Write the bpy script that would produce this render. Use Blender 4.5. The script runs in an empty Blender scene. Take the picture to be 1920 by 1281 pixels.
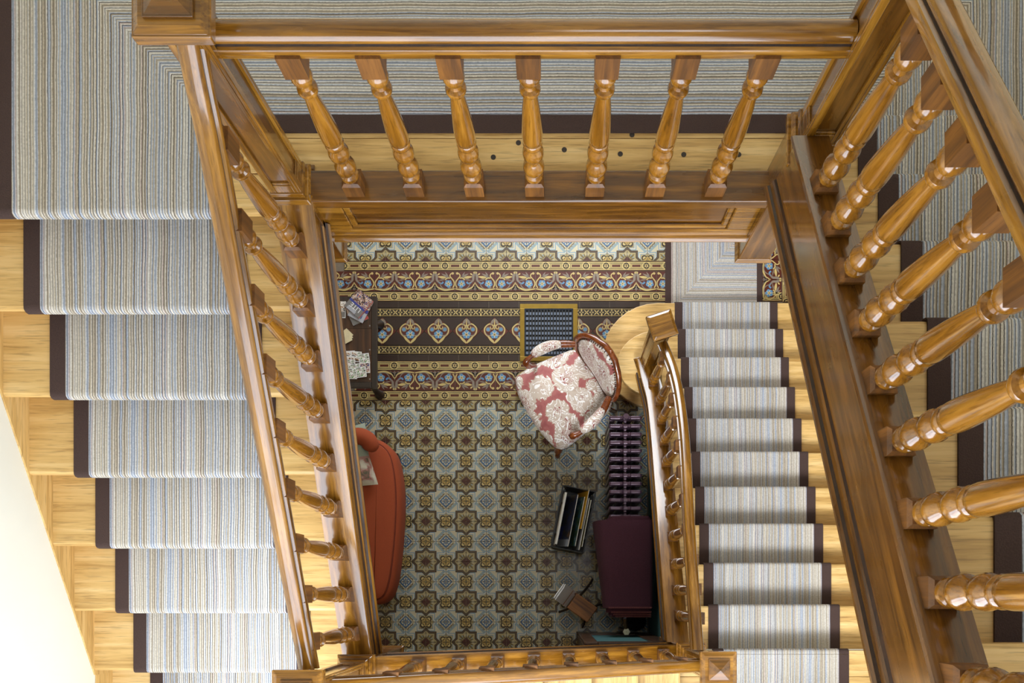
import bpy, bmesh, math, random
from mathutils import Vector, Matrix
random.seed(7)
S = bpy.context.scene
COL = S.collection
R = math.radians

# ------------------------------------------------------------------ camera, sky, sun, exposure
F = 1693.0; U0 = 1040.0; V0 = 1118.0; H = 7.174      # focal length (px of 1920), straight-down point, eye height
cd = bpy.data.cameras.new('camera'); cam = bpy.data.objects.new('camera', cd); COL.objects.link(cam)
cam.location = (0, 0, H); cam.rotation_euler = (0, 0, 0)
cd.sensor_fit = 'HORIZONTAL'; cd.sensor_width = 36; cd.lens = F / 1920 * 36
cd.shift_x = -(U0 - 960) / 1920; cd.shift_y = (V0 - 640.5) / 1920
cd.clip_start = 0.05; cd.clip_end = 100
S.camera = cam
wd = bpy.data.worlds.new('sky'); S.world = wd; wd.use_nodes = True
bg = wd.node_tree.nodes['Background']; bg.inputs[0].default_value = (0.80, 0.90, 1.0, 1); bg.inputs[1].default_value = .22
sd = bpy.data.lights.new('sun', 'SUN'); sun = bpy.data.objects.new('sun', sd); COL.objects.link(sun)
sd.energy = 3.8; sd.angle = R(14); sd.color = (0.92, 0.96, 1.0)
sun.rotation_euler = Vector((0.10, 0.545, -0.84)).to_track_quat('-Z', 'Y').to_euler()
def area(name, loc, direction, sx, sy, power, color):
    l = bpy.data.lights.new(name, 'AREA'); l.shape = 'RECTANGLE'; l.size = sx; l.size_y = sy
    l.energy = power; l.color = color
    o = bpy.data.objects.new(name, l); COL.objects.link(o); o.location = loc
    o.rotation_euler = Vector(direction).to_track_quat('-Z', 'Y').to_euler(); return o
area('window_daylight', (-0.05, -1.73, 5.0), (0, 1, -0.15), 3.6, 3.3, 270, (0.80, 0.88, 1.0))
area('overhead_fill', (0.6, 1.0, 9.40), (0, 0, -1), 1.0, 1.0, 22, (0.95, 0.97, 1.0))  # added overhead lamp: fill for the well and highlights on the rails
area('hall_daylight', (-0.1, 4.35, 1.7), (0, -1, -0.25), 2.0, 1.8, 140, (0.88, 0.94, 1.0))
S.view_settings.view_transform = 'Standard'; S.view_settings.look = 'None'
S.view_settings.gamma = 1; S.view_settings.use_curve_mapping = False
S.view_settings.exposure = -0.15

# ------------------------------------------------------------------ materials
MAT = {}
def nodes(name):
    m = bpy.data.materials.new(name); m.use_nodes = True
    nt = m.node_tree; return m, nt, nt.nodes['Principled BSDF']
def N(nt, t, **kw):
    n = nt.nodes.new(t)
    for k, v in kw.items(): setattr(n, k, v)
    return n
def ramp(nt, stops, interp='LINEAR'):
    r = N(nt, 'ShaderNodeValToRGB'); e = r.color_ramp; e.interpolation = interp
    while len(e.elements) < len(stops): e.elements.new(0.5)
    for el, (p, c) in zip(e.elements, stops): el.position = p; el.color = (*c, 1)
    return r
def srgb(r, g, b):
    f = lambda c: (c/255/12.92 if c/255 <= .04045 else ((c/255+.055)/1.055)**2.4)
    return (f(r), f(g), f(b))
def plain(name, col, rough=.5, var=.12, scale=30, bump=0, coat=0, metal=0, sheen=0):
    if name in MAT: return MAT[name]
    m, nt, b = nodes(name)
    tc = N(nt, 'ShaderNodeTexCoord'); no = N(nt, 'ShaderNodeTexNoise'); no.inputs['Scale'].default_value = scale; no.inputs['Detail'].default_value = 4
    nt.links.new(tc.outputs['Object'], no.inputs['Vector'])
    r = ramp(nt, [(.3, tuple(c*(1-var) for c in col)), (.7, tuple(min(1, c*(1+var)) for c in col))])
    nt.links.new(no.outputs['Fac'], r.inputs[0]); nt.links.new(r.outputs[0], b.inputs['Base Color'])
    b.inputs['Roughness'].default_value = rough; b.inputs['Metallic'].default_value = metal
    b.inputs['Coat Weight'].default_value = coat; b.inputs['Coat Roughness'].default_value = .12
    b.inputs['Sheen Weight'].default_value = sheen
    if bump:
        bp = N(nt, 'ShaderNodeBump'); bp.inputs['Strength'].default_value = bump; bp.inputs['Distance'].default_value = .004
        nt.links.new(no.outputs['Fac'], bp.inputs['Height']); nt.links.new(bp.outputs[0], b.inputs['Normal'])
    MAT[name] = m; return m
def wood(name, dark, mid, light, axis='X', rough=.3, coat=.4, scale=1.0, rings=0.22, worn=None):
    key = name + '_' + axis.lower(); tilt = {'+': 1, '-': -1}.get(axis[1:], 0); axis = axis[0]
    if key in MAT: return MAT[key]
    m, nt, b = nodes(key); L = nt.links.new
    tc = N(nt, 'ShaderNodeTexCoord'); oi = N(nt, 'ShaderNodeObjectInfo')
    ad = N(nt, 'ShaderNodeVectorMath', operation='ADD'); rt = N(nt, 'ShaderNodeMapping'); L(tc.outputs['Object'], rt.inputs['Vector']); th = math.atan(.64)
    rt.inputs['Rotation'].default_value = (-th*tilt, 0, 0) if axis == 'Y' else (0, th*tilt, 0)
    L(rt.outputs[0], ad.inputs[0])
    sc = N(nt, 'ShaderNodeVectorMath', operation='SCALE'); sc.inputs[0].default_value = (7.3, 5.1, 9.7); L(oi.outputs['Random'], sc.inputs['Scale'])
    L(sc.outputs[0], ad.inputs[1])
    mp = N(nt, 'ShaderNodeMapping'); L(ad.outputs[0], mp.inputs['Vector'])
    s = {'X': (1.3, 22, 22), 'Y': (22, 1.3, 22), 'Z': (22, 22, 1.3)}[axis]
    mp.inputs['Scale'].default_value = tuple(k*scale for k in s)
    n1 = N(nt, 'ShaderNodeTexNoise'); n1.inputs['Scale'].default_value = 1.6; n1.inputs['Detail'].default_value = 7; n1.inputs['Roughness'].default_value = .62; n1.inputs['Distortion'].default_value = .5
    L(mp.outputs[0], n1.inputs['Vector'])
    mpb = N(nt, 'ShaderNodeMapping'); L(ad.outputs[0], mpb.inputs['Vector']); mpb.inputs['Scale'].default_value = {'X': (.45, 1.6, 1.6), 'Y': (1.6, .45, 1.6), 'Z': (1.6, 1.6, .45)}[axis]
    n2 = N(nt, 'ShaderNodeTexNoise'); n2.inputs['Scale'].default_value = 5.5; n2.inputs['Detail'].default_value = 3; L(mpb.outputs[0], n2.inputs['Vector'])
    mx = N(nt, 'ShaderNodeMix'); mx.inputs[0].default_value = rings; L(n1.outputs['Fac'], mx.inputs[2]); L(n2.outputs['Fac'], mx.inputs[3])
    r = ramp(nt, [(.33, dark), (.5, mid), (.66, light)]); L(mx.outputs[0], r.inputs[0])
    # fine dark pores
    mp2 = N(nt, 'ShaderNodeMapping'); L(ad.outputs[0], mp2.inputs['Vector']); mp2.inputs['Scale'].default_value = tuple(k*scale*6 for k in s)
    n3 = N(nt, 'ShaderNodeTexNoise'); n3.inputs['Scale'].default_value = 1.5; n3.inputs['Detail'].default_value = 3; L(mp2.outputs[0], n3.inputs['Vector'])
    r3 = ramp(nt, [(.30, (.45, .42, .38)), (.46, (1, 1, 1))]); L(n3.outputs['Fac'], r3.inputs[0])
    mu = N(nt, 'ShaderNodeMix', data_type='RGBA', blend_type='MULTIPLY'); mu.inputs[0].default_value = .6
    L(r.outputs[0], mu.inputs[6]); L(r3.outputs[0], mu.inputs[7])
    L(mu.outputs[2], b.inputs['Base Color'])
    rr = N(nt, 'ShaderNodeMapRange'); rr.inputs[3].default_value = rough*.7; rr.inputs[4].default_value = rough*1.45; L(n2.outputs['Fac'], rr.inputs[0]); L(rr.outputs[0], b.inputs['Roughness'])
    b.inputs['Coat Weight'].default_value = coat; b.inputs['Coat Roughness'].default_value = .10
    bp = N(nt, 'ShaderNodeBump'); bp.inputs['Strength'].default_value = .12; bp.inputs['Distance'].default_value = .002
    L(n1.outputs['Fac'], bp.inputs['Height']); L(bp.outputs[0], b.inputs['Normal'])
    MAT[key] = m; return m
def oak(ax): return wood('varnished_oak', srgb(80, 46, 6), srgb(130, 85, 20), srgb(176, 124, 44), ax, rough=.24, coat=.9)
def oakd(ax): return wood('dark_oak', srgb(62, 34, 5), srgb(102, 63, 14), srgb(136, 88, 26), ax, rough=.26, coat=.8)
def pine(ax): return wood('pale_pine', srgb(176, 134, 70), srgb(214, 174, 106), srgb(230, 196, 134), ax, rough=.42, coat=.15, scale=.8, rings=.25)
def walnut(ax): return wood('old_walnut', srgb(38, 22, 12), srgb(66, 40, 22), srgb(92, 58, 30), ax, rough=.4, coat=.2)

def stripe_carpet():
    m, nt, b = nodes('striped_carpet'); L = nt.links.new
    uv = N(nt, 'ShaderNodeUVMap'); tc = N(nt, 'ShaderNodeTexCoord')
    sep = N(nt, 'ShaderNodeSeparateXYZ'); L(uv.outputs[0], sep.inputs[0])
    nl = N(nt, 'ShaderNodeTexNoise'); nl.inputs['Scale'].default_value = 4.5; nl.inputs['Detail'].default_value = 1; L(tc.outputs['Object'], nl.inputs['Vector'])
    nf = N(nt, 'ShaderNodeTexNoise'); nf.inputs['Scale'].default_value = 130; nf.inputs['Detail'].default_value = 2; L(tc.outputs['Object'], nf.inputs['Vector'])
    def ma(op, a, c, d=None):
        n = N(nt, 'ShaderNodeMath', operation=op)
        for i, x in enumerate((a, c, d)):
            if x is None: continue
            if isinstance(x, (int, float)): n.inputs[i].default_value = x
            else: L(x, n.inputs[i])
        return n.outputs[0]
    x = ma('MULTIPLY_ADD', nl.outputs['Fac'], .010, sep.outputs[0])
    x = ma('MULTIPLY_ADD', nf.outputs['Fac'], .0022, x)
    xs = ma('MULTIPLY', x, 1/.0098)
    cell = ma('FLOOR', xs, 0); fr = ma('FRACT', xs, 0)
    sub = ma('ADD', ma('MULTIPLY', cell, 2.0), ma('GREATER_THAN', fr, .38))
    w = N(nt, 'ShaderNodeTexWhiteNoise', noise_dimensions='1D'); L(sub, w.inputs['W'])
    cr = ramp(nt, [(0, srgb(202, 194, 180)), (.20, srgb(168, 156, 138)), (.34, srgb(176, 182, 192)), (.50, srgb(210, 205, 196)),
                   (.66, srgb(190, 178, 158)), (.78, srgb(168, 174, 186)), (.90, srgb(188, 172, 164))], 'CONSTANT')
    L(w.outputs['Value'], cr.inputs[0])
    w2 = N(nt, 'ShaderNodeTexWhiteNoise', noise_dimensions='1D'); L(ma('ADD', cell, 517.3), w2.inputs['W'])
    line = ma('GREATER_THAN', fr, .72)
    soft = ma('MULTIPLY', line, ma('MULTIPLY', ma('MULTIPLY_ADD', w2.outputs['Value'], .55, .45), ma('MULTIPLY_ADD', nf.outputs['Fac'], .5, .66)))
    mx = N(nt, 'ShaderNodeMix', data_type='RGBA'); L(soft, mx.inputs[0]); L(cr.outputs[0], mx.inputs[6]); mx.inputs[7].default_value = (*srgb(52, 42, 40), 1)
    fz = ramp(nt, [(.3, (.82, .82, .82)), (.7, (1.1, 1.1, 1.1))]); L(nf.outputs['Fac'], fz.inputs[0])
    mu = N(nt, 'ShaderNodeMix', data_type='RGBA', blend_type='MULTIPLY'); mu.inputs[0].default_value = 1; L(mx.outputs[2], mu.inputs[6]); L(fz.outputs[0], mu.inputs[7])
    L(mu.outputs[2], b.inputs['Base Color']); b.inputs['Roughness'].default_value = .95; b.inputs['Specular IOR Level'].default_value = .1
    hh = ma('SUBTRACT', ma('MULTIPLY', nf.outputs['Fac'], .5), line)
    bp = N(nt, 'ShaderNodeBump'); bp.inputs['Strength'].default_value = .5; bp.inputs['Distance'].default_value = .002
    L(hh, bp.inputs['Height']); L(bp.outputs[0], b.inputs['Normal'])
    return m
M_STRIPE = stripe_carpet()
M_BAND = plain('brown_carpet_edge', srgb(66, 48, 42), .95, .15, 260, .5)
M_WALL = plain('cream_plaster', srgb(238, 234, 218), .9, .02, 3)
M_SKIRT = pine('Y')

# ------------------------------------------------------------------ mesh helpers
class MB:
    def __init__(s): s.v = []; s.f = []; s.m = []; s.uv = {}
    def vert(s, p, uv=None):
        s.v.append(tuple(p)); i = len(s.v)-1
        if uv: s.uv[i] = uv
        return i
    def face(s, idx, m=0): s.f.append(tuple(idx)); s.m.append(m)
    def box(s, x0, x1, y0, y1, z0, z1, m=0, T=None):
        c = [(x, y, z) for z in (z0, z1) for y in (y0, y1) for x in (x0, x1)]
        if T: c = [T(*p) for p in c]
        b = len(s.v); s.v += [tuple(p) for p in c]
        for f in ((0,2,3,1),(4,5,7,6),(0,1,5,4),(2,6,7,3),(0,4,6,2),(1,3,7,5)): s.face([b+i for i in f], m)
        return s
    def frustum(s, cx, cy, z0, z1, a0, a1, m=0, rot=0):
        b = len(s.v)
        for z, a in ((z0, a0), (z1, a1)):
            for dx, dy in ((-1,-1),(1,-1),(1,1),(-1,1)):
                x = dx*a; y = dy*a
                s.v.append((cx + x*math.cos(rot)-y*math.sin(rot), cy + x*math.sin(rot)+y*math.cos(rot), z))
        for f in ((3,2,1,0),(4,5,6,7),(0,1,5,4),(1,2,6,5),(2,3,7,6),(3,0,4,7)): s.face([b+i for i in f], m)
        return s
    def prism(s, prof, w0, w1, T, m=0, uvf=None, cap=True):
        """prof: closed list of (s,z); extruded over w; T maps (s,w,z)"""
        n = len(prof); ids = []
        arc = 0
        for w in (w0, w1):
            row = []
            for (a, z) in prof: row.append(s.vert(T(a, w, z), uvf(w, a) if uvf else None))
            ids.append(row)
        for i in range(n):
            j = (i+1) % n; s.face((ids[0][i], ids[0][j], ids[1][j], ids[1][i]), m)
        if cap: s.face(ids[0][::-1], m); s.face(ids[1], m)
        return s
    def sweep(s, path, prof, m=0, lat=None, caps=True, dark=()):
        """path of 3D points, section prof [(lateral,up)] kept vertical; lateral = right of travel (horizontal)"""
        rows = []; n = len(path)
        for i, p in enumerate(path):
            if lat: l = lat
            else:
                a = path[max(0, i-1)]; c = path[min(n-1, i+1)]
                d = Vector((c[0]-a[0], c[1]-a[1], 0)).normalized(); l = (d.y, -d.x)
            rows.append([s.vert((p[0]+l[0]*w, p[1]+l[1]*w, p[2]+t)) for w, t in prof])
        k = len(prof)
        for i in range(n-1):
            for j in range(k): s.face((rows[i][j], rows[i][(j+1)%k], rows[i+1][(j+1)%k], rows[i+1][j]), 1 if j in dark else m)
        if caps: s.face(rows[0][::-1], m); s.face(rows[-1], m)
        return s
    def tube(s, pts, r, n=10, m=0):
        rr = r if isinstance(r, (list, tuple)) else [r]*len(pts)
        rows = []
        pts = [Vector(p) for p in pts]
        up = Vector((0, 0, 1))
        for i, p in enumerate(pts):
            d = (pts[min(len(pts)-1, i+1)] - pts[max(0, i-1)]).normalized()
            a = d.cross(up)
            if a.length < 1e-3: a = d.cross(Vector((1, 0, 0)))
            a.normalize(); c = d.cross(a)
            rows.append([s.vert(p + (a*math.cos(2*math.pi*k/n) + c*math.sin(2*math.pi*k/n))*rr[i]) for k in range(n)])
        for i in range(len(pts)-1):
            for k in range(n): s.face((rows[i][k], rows[i][(k+1)%n], rows[i+1][(k+1)%n], rows[i+1][k]), m)
        s.face(rows[0][::-1], m); s.face(rows[-1], m); return s
    def lathe(s, prof, n=20, m=0, c=(0, 0, 0)):
        rows = [[s.vert((c[0]+r*math.cos(2*math.pi*k/n), c[1]+r*math.sin(2*math.pi*k/n), c[2]+z)) for k in range(n)] for r, z in prof]
        for i in range(len(rows)-1):
            for k in range(n): s.face((rows[i][k], rows[i][(k+1)%n], rows[i+1][(k+1)%n], rows[i+1][k]), m)
        s.face(rows[0][::-1], m); s.face(rows[-1], m); return s
    def poly(s, pts, z0, z1, m=0, T=None):
        n = len(pts); T = T or (lambda x, y, z: (x, y, z))
        a = [s.vert(T(x, y, z0)) for x, y in pts]; b = [s.vert(T(x, y, z1)) for x, y in pts]
        for i in range(n): s.face((a[i], a[(i+1)%n], b[(i+1)%n], b[i]), m)
        s.face(a[::-1], m); s.face(b, m); return s
    def mesh(s, name, mats, recalc=True, smooth=False):
        me = bpy.data.meshes.new(name); me.from_pydata(s.v, [], s.f)
        for m in (mats if isinstance(mats, (list, tuple)) else [mats]): me.materials.append(m)
        me.polygons.foreach_set('material_index', s.m)
        if s.uv:
            l = me.uv_layers.new(name='UVMap')
            for lp in me.loops: l.data[lp.index].uv = s.uv.get(lp.vertex_index, (0, 0))
        if recalc:
            bm = bmesh.new(); bm.from_mesh(me); bmesh.ops.recalc_face_normals(bm, faces=bm.faces); bm.to_mesh(me); bm.free()
        if smooth: me.polygons.foreach_set('use_smooth', [True]*len(me.polygons))
        me.update(); return me
    def build(s, name, mats, parent=None, bevel=0, smooth=False, recalc=True, seg=2, autosmooth=None):
        me = s.mesh(name, mats, recalc, smooth or autosmooth is not None)
        if autosmooth is not None: me.set_sharp_from_angle(angle=R(autosmooth))
        return link(name, me, parent, bevel=bevel, seg=seg)
def link(name, me, parent=None, loc=None, rot=None, bevel=0, seg=2, scale=None):
    o = bpy.data.objects.new(name, me); COL.objects.link(o)
    if parent: o.parent = parent; 
    if loc: o.location = loc
    if rot: o.rotation_euler = rot
    if scale: o.scale = scale
    if bevel:
        b = o.modifiers.new('edge', 'BEVEL'); b.width = bevel; b.segments = seg; b.limit_method = 'ANGLE'; b.angle_limit = R(40); b.harden_normals = False
    return o
def thing(name, label, cat, loc=(0, 0, 0), rotz=0, group=None):
    o = bpy.data.objects.new(name, None); COL.objects.link(o); o.location = loc; o.rotation_euler = (0, 0, rotz)
    o['label'] = label; o['category'] = cat; o.empty_display_size = .1
    if group: o['group'] = group
    return o
def tag(o, label, cat, group=None):
    o['label'] = label; o['category'] = cat
    if group: o['group'] = group
    return o
def struct(o, label=None):
    o['kind'] = 'structure'
    if label: o['label'] = label
    return o
def at(u, v, d): return ((u-U0)*d/F, (V0-v)*d/F, H-d)
def smooth_path(pts, n=8):
    out = []; P = [Vector(p) for p in pts]
    for i in range(len(P)-1):
        p0 = P[max(0, i-1)]; p1 = P[i]; p2 = P[i+1]; p3 = P[min(len(P)-1, i+2)]
        for k in range(n):
            t = k/n
            out.append(.5*((2*p1) + (p2-p0)*t + (2*p0-5*p1+4*p2-p3)*t*t + (3*p1-p0-3*p2+p3)*t**3))
    out.append(P[-1]); return out

# ------------------------------------------------------------------ stair geometry (metres)
h = .17
Z_RC = 11*h; Z_LC = 17*h; Z_L = 24*h               # right corner landing, left corner landing, upper landing
XL, XR, YF, YB = -2.10, 1.95, -1.55, 3.6            # the walls of the stair well
T_Y = lambda s, w, z: (w, s, z)                     # climbs towards +y
T_NY = lambda s, w, z: (w, -s, z)                   # climbs towards -y
T_NX = lambda s, w, z: (-s, w, z)                   # climbs towards -x
n_low = [(-(2.275-.2595*(i-1)), h*i) for i in range(1, 12)]
n_mid = [(-x, z) for x, z in ((.716, 12*h), (.460, 13*h), (.198, 14*h), (-.06, 15*h), (-.32, 16*h), (-.58, 17*h))]
n_left = [(-.340+.2754*k, (18+k)*h) for k in range(7)]
h2 = .18
n_up = [(-(1.546-.2735*(j-1)), Z_L+h2*j) for j in range(1, 9)]

# ------------------------------------------------------------------ walls, window, ceiling
def wall(name, *boxes, mat=M_WALL):
    b = MB()
    for q in boxes: b.box(*q)
    return struct(b.build(name, mat))
WX0, WX1, WZ0, WZ1 = -1.95, 1.85, 3.3, 6.7
M_OCHRE = plain('ochre_bounce', srgb(132, 104, 62), .9, .04, 3)  # for the unseen lower walls, ochre picked to dim and warm bounced light
def wall2(name, *boxes, zs=2.6):
    lo = [(x0, x1, y0, y1, z0, min(z1, zs)) for x0, x1, y0, y1, z0, z1 in boxes if z0 < zs]
    hi = [(x0, x1, y0, y1, max(z0, zs), z1) for x0, x1, y0, y1, z0, z1 in boxes if z1 > zs]
    b = MB()
    for q in hi: b.box(*q)
    for q in lo: b.box(*q, 1)
    return struct(b.build(name, [M_WALL, M_OCHRE]))
wall2('wall_left', (XL-.2, XL-.004, YF-.2, YB+1, -.1, 9.6))
wall2('wall_right', (XR+.004, XR+.2, YF-.2, YB+1, -.1, 9.6))
wall2('wall_back', (XL, XR, YB+.9, YB+1.1, -.1, 9.6), zs=3.7)
wall2('wall_front', (XL, XR, YF-.2, YF, -.1, WZ0), (XL, XR, YF-.2, YF, WZ1, 9.6), (XL, WX0, YF-.2, YF, WZ0, WZ1), (WX1, XR, YF-.2, YF, WZ0, WZ1))
M_CEIL = plain('white_ceiling', srgb(240, 238, 230), .9, .02, 3)
wall('ceiling', (XL, -1.4, YF, YB+.9, 9.5, 9.6), (1.4, XR, YF, YB+.9, 9.5, 9.6), (-1.4, 1.4, YF, -.4, 9.5, 9.6), (-1.4, 1.4, 2.4, YB+.9, 9.5, 9.6), mat=M_CEIL)
wn = MB().box(WX0, WX1, YF-.14, YF-.06, WZ0, WZ0+.07).box(WX0, WX1, YF-.14, YF-.06, WZ1-.07, WZ1)
wn.box(WX0, WX0+.06, YF-.139, YF-.061, WZ0, WZ1).box(WX1-.06, WX1, YF-.139, YF-.061, WZ0, WZ1)
for x in (-.70, .62): wn.box(x-.025, x+.025, YF-.135, YF-.065, WZ0, WZ1)
wn.box(WX0, WX1, YF-.132, YF-.068, 5.5, 5.55)
struct(wn.build('window_1', plain('white_paint', srgb(240, 240, 236), .4, .02)))

# ------------------------------------------------------------------ floor with encaustic tiles
SF = F/H
def fx(u): return (u-U0)/SF
def fy(v): return (V0-v)/SF
TT = 37.75/SF
TILE = {k: plain('tile_'+k, tuple(.74*q for q in c), .38, .08, 18, 0, .1) for k, c in dict(
    cream=srgb(224, 212, 176), tan=srgb(190, 170, 116), olive=srgb(128, 108, 62), dark=srgb(46, 34, 28), brown=srgb(104, 80, 52),
    blue=srgb(104, 156, 196), deep=srgb(60, 110, 158), pale=srgb(150, 176, 184), red=srgb(96, 40, 26), grey=srgb(150, 136, 120),
    gold=srgb(214, 178, 96), straw=srgb(222, 196, 126), choc=srgb(58, 40, 30)).items()}
TM = list(TILE.values()); TI = {k: i for i, k in enumerate(TILE)}
floor = struct(MB().box(XL, XR, YF, YB+.9, -.12, -.006).build('floor', plain('cement_joint', srgb(120, 108, 92), .9, .1, 40)), 'floor of patterned cement tiles at the bottom of the stairwell')
def clip(poly, x0, y0, x1, y1):
    for ax, lim, sg in ((0, x0, 1), (0, x1, -1), (1, y0, 1), (1, y1, -1)):
        out = []
        for i in range(len(poly)):
            a = poly[i-1]; b = poly[i]; ia = sg*(a[ax]-lim) >= 0; ib = sg*(b[ax]-lim) >= 0
            if ia != ib:
                t = (lim-a[ax])/(b[ax]-a[ax]); out.append((a[0]+(b[0]-a[0])*t, a[1]+(b[1]-a[1])*t))
            if ib: out.append(b)
        poly = out
        if len(poly) < 3: return []
    return poly
def star8(c, tip, sq):
    k = tip-sq; q = [(tip, 0), (sq, k), (sq, sq), (k, sq), (0, tip)]
    pts = []
    for sx, sy, rev in ((1, 1, 0), (-1, 1, 1), (-1, -1, 0), (1, -1, 1)):
        a = [(sx*x, sy*y) for x, y in q]
        if rev: a = a[::-1]
        pts += a[:-1]
    return [(c[0]+x, c[1]+y) for x, y in pts]
def dia(c, r): return [(c[0]+r, c[1]), (c[0], c[1]+r), (c[0]-r, c[1]), (c[0], c[1]-r)]
def sqr(c, r): return [(c[0]-r, c[1]-r), (c[0]+r, c[1]-r), (c[0]+r, c[1]+r), (c[0]-r, c[1]+r)]
def circ(c, r, n=12, ry=None, a0=0):
    return [(c[0]+r*math.cos(a0+2*math.pi*i/n), c[1]+(ry or r)*math.sin(a0+2*math.pi*i/n)) for i in range(n)]
def leaf(a, b, w):
    dx, dy = b[0]-a[0], b[1]-a[1]; L = math.hypot(dx, dy); nx, ny = -dy/L*w, dx/L*w
    m = lambda t, k: (a[0]+dx*t+nx*k, a[1]+dy*t+ny*k)
    return [a, m(.25, .8), m(.5, 1), m(.8, .55), b, m(.8, -.55), m(.5, -1), m(.25, -.8)]
def stroke(pts, w0, w1=None, n=5):
    w1 = w0 if w1 is None else w1
    P = smooth_path([(x, y, 0) for x, y in pts], n); out = []; L = len(P)-1
    rows = []
    for i, p in enumerate(P):
        d = (P[min(L, i+1)]-P[max(0, i-1)]).normalized(); w = w0+(w1-w0)*i/L
        rows.append(((p.x-d.y*w, p.y+d.x*w), (p.x+d.y*w, p.y-d.x*w)))
    for i in range(L): out.append([rows[i][0], rows[i][1], rows[i+1][1], rows[i+1][0]])
    return out
class Tile:
    """inlaid tile, unit coordinates (w x 1 tile lengths), centred when built; every inlay sits a hair proud of the last"""
    def __init__(s, w, hh, base, outline=None):
        s.w, s.h = w, hh; s.mb = MB(); s.k = 0; g = .012
        s.r = (g, g, w-g, hh-g); s.outline = outline
        o = outline or [(g, g), (w-g, g), (w-g, hh-g), (g, hh-g)]
        s.mb.poly([s.loc(p) for p in o], -.007, 0, TI[base])
    def loc(s, p): return ((p[0]-s.w/2)*TT, (p[1]-s.h/2)*TT)
    def add(s, mat, *polys):
        s.k += 1; z = .00022*s.k
        for p in polys:
            q = clip(list(p), *s.r)
            if len(q) >= 3:
                ar = sum(q[i-1][0]*q[i][1]-q[i][0]*q[i-1][1] for i in range(len(q)))
                if ar < 0: q = q[::-1]
                s.mb.face([s.mb.vert((*s.loc(a), z)) for a in q], TI[mat])
        return s
    def mesh(s, name): return s.mb.mesh(name, TM, recalc=False)
def field_tile():
    t = Tile(1, 1, 'cream'); D = (1, 1); fl = [(1, 0), (0, 1)]
    t.add('pale', dia(D, .70)); t.add('cream', dia(D, .52))
    t.add('tan', *[circ((1-a, 1-(.61-a)), .028, 6) for a in (.12, .21, .305, .40, .49)])
    for sz, m in (((.56, .45), 'blue'), ((.525, .42), 'cream'), ((.455, .355), 'blue'), ((.425, .33), 'tan')):
        t.add(m, *[star8(c, *sz) for c in fl])
    t.add('dark', star8((0, 0), .735, .53)); t.add('brown', star8((0, 0), .69, .498)); t.add('dark', star8((0, 0), .625, .45)); t.add('tan', star8((0, 0), .585, .422))
    ray = []
    for k in range(5):
        a = R(22.5*k); ray.append(leaf((.16*math.cos(a), .16*math.sin(a)), ((.52 if k % 2 == 0 else .40)*math.cos(a), (.52 if k % 2 == 0 else .40)*math.sin(a)), .05))
    t.add('olive', *ray)
    t.add('pale', *[leaf((.27*math.cos(R(a)), .27*math.sin(R(a))), (.42*math.cos(R(a)), .42*math.sin(R(a))), .022) for a in (33, 57)])
    t.add('cream', *[leaf((.26*math.cos(R(a)), .26*math.sin(R(a))), (.44*math.cos(R(a)), .44*math.sin(R(a))), .016) for a in (14, 76, 4, 86)])
    t.add('dark', dia((0, 0), .245)); t.add('red', dia((0, 0), .215)); t.add('dark', sqr((.07, .07), .022), sqr((0, .1), .014), sqr((.1, 0), .014))
    z = []
    for i in range(7):
        a = .05+.3*i/6.; w = .045 if i % 2 else -.02
        q = (1-a-w*.5-.02, 1-(.40-a)-w*.5-.02); z.append(q)
    t.add('brown', *stroke(z, .02, n=1))
    t.add('deep', dia(D, .325)); t.add('cream', dia(D, .245))
    t.add('deep', leaf((1, 1), (.80, 1), .035), leaf((1, 1), (1, .80), .035), leaf((.96, .96), (.87, .87), .03)); t.add('cream', circ(D, .045, 8))
    for c in fl:
        off = [(c[0]+sx*.155, c[1]+sy*.155) for sx in (-1, 1) for sy in (-1, 1)]
        t.add('dark', *[circ(o, .135, 12) for o in off])
        t.add('straw', *[circ((c[0]+(o[0]-c[0])*.93, c[1]+(o[1]-c[1])*.93), .085, 10) for o in off])
        t.add('dark', dia(c, .27)); t.add('gold', dia(c, .235)); t.add('dark', sqr(c, .13)); t.add('gold', sqr(c, .112)); t.add('dark', sqr(c, .062)); t.add('straw', sqr(c, .036))
    return t.mesh('floor_tile')
HN = 17.5/37.75
def narrow_tile():
    t = Tile(1, HN, 'red'); c = HN/2
    R4 = lambda x0, y0, x1, y1: [(x0, y0), (x1, y0), (x1, y1), (x0, y1)]
    t.add('straw', R4(0, .03, 1, HN-.03)); t.add('dark', R4(0, .075, 1, HN-.075)); t.add('straw', R4(.13, .105, .87, HN-.105)); t.add('dark', R4(.22, .135, .78, HN-.135))
    t.add('straw', R4(.24, .15, .76, HN-.15)); t.add('red', R4(.29, .175, .71, HN-.175))
    for x in (0, 1):
        t.add('straw', circ((x, c), .205, 16)); t.add('dark', circ((x, c), .155, 14))
        t.add('straw', [(x+(.13 if k % 2 == 0 else .07)*math.cos(R(30*k+30)), c+(.13 if k % 2 == 0 else .07)*math.sin(R(30*k+30))) for k in range(12)])
        t.add('red', circ((x, c), .045, 6))
    return t.mesh('border_tile')
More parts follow.
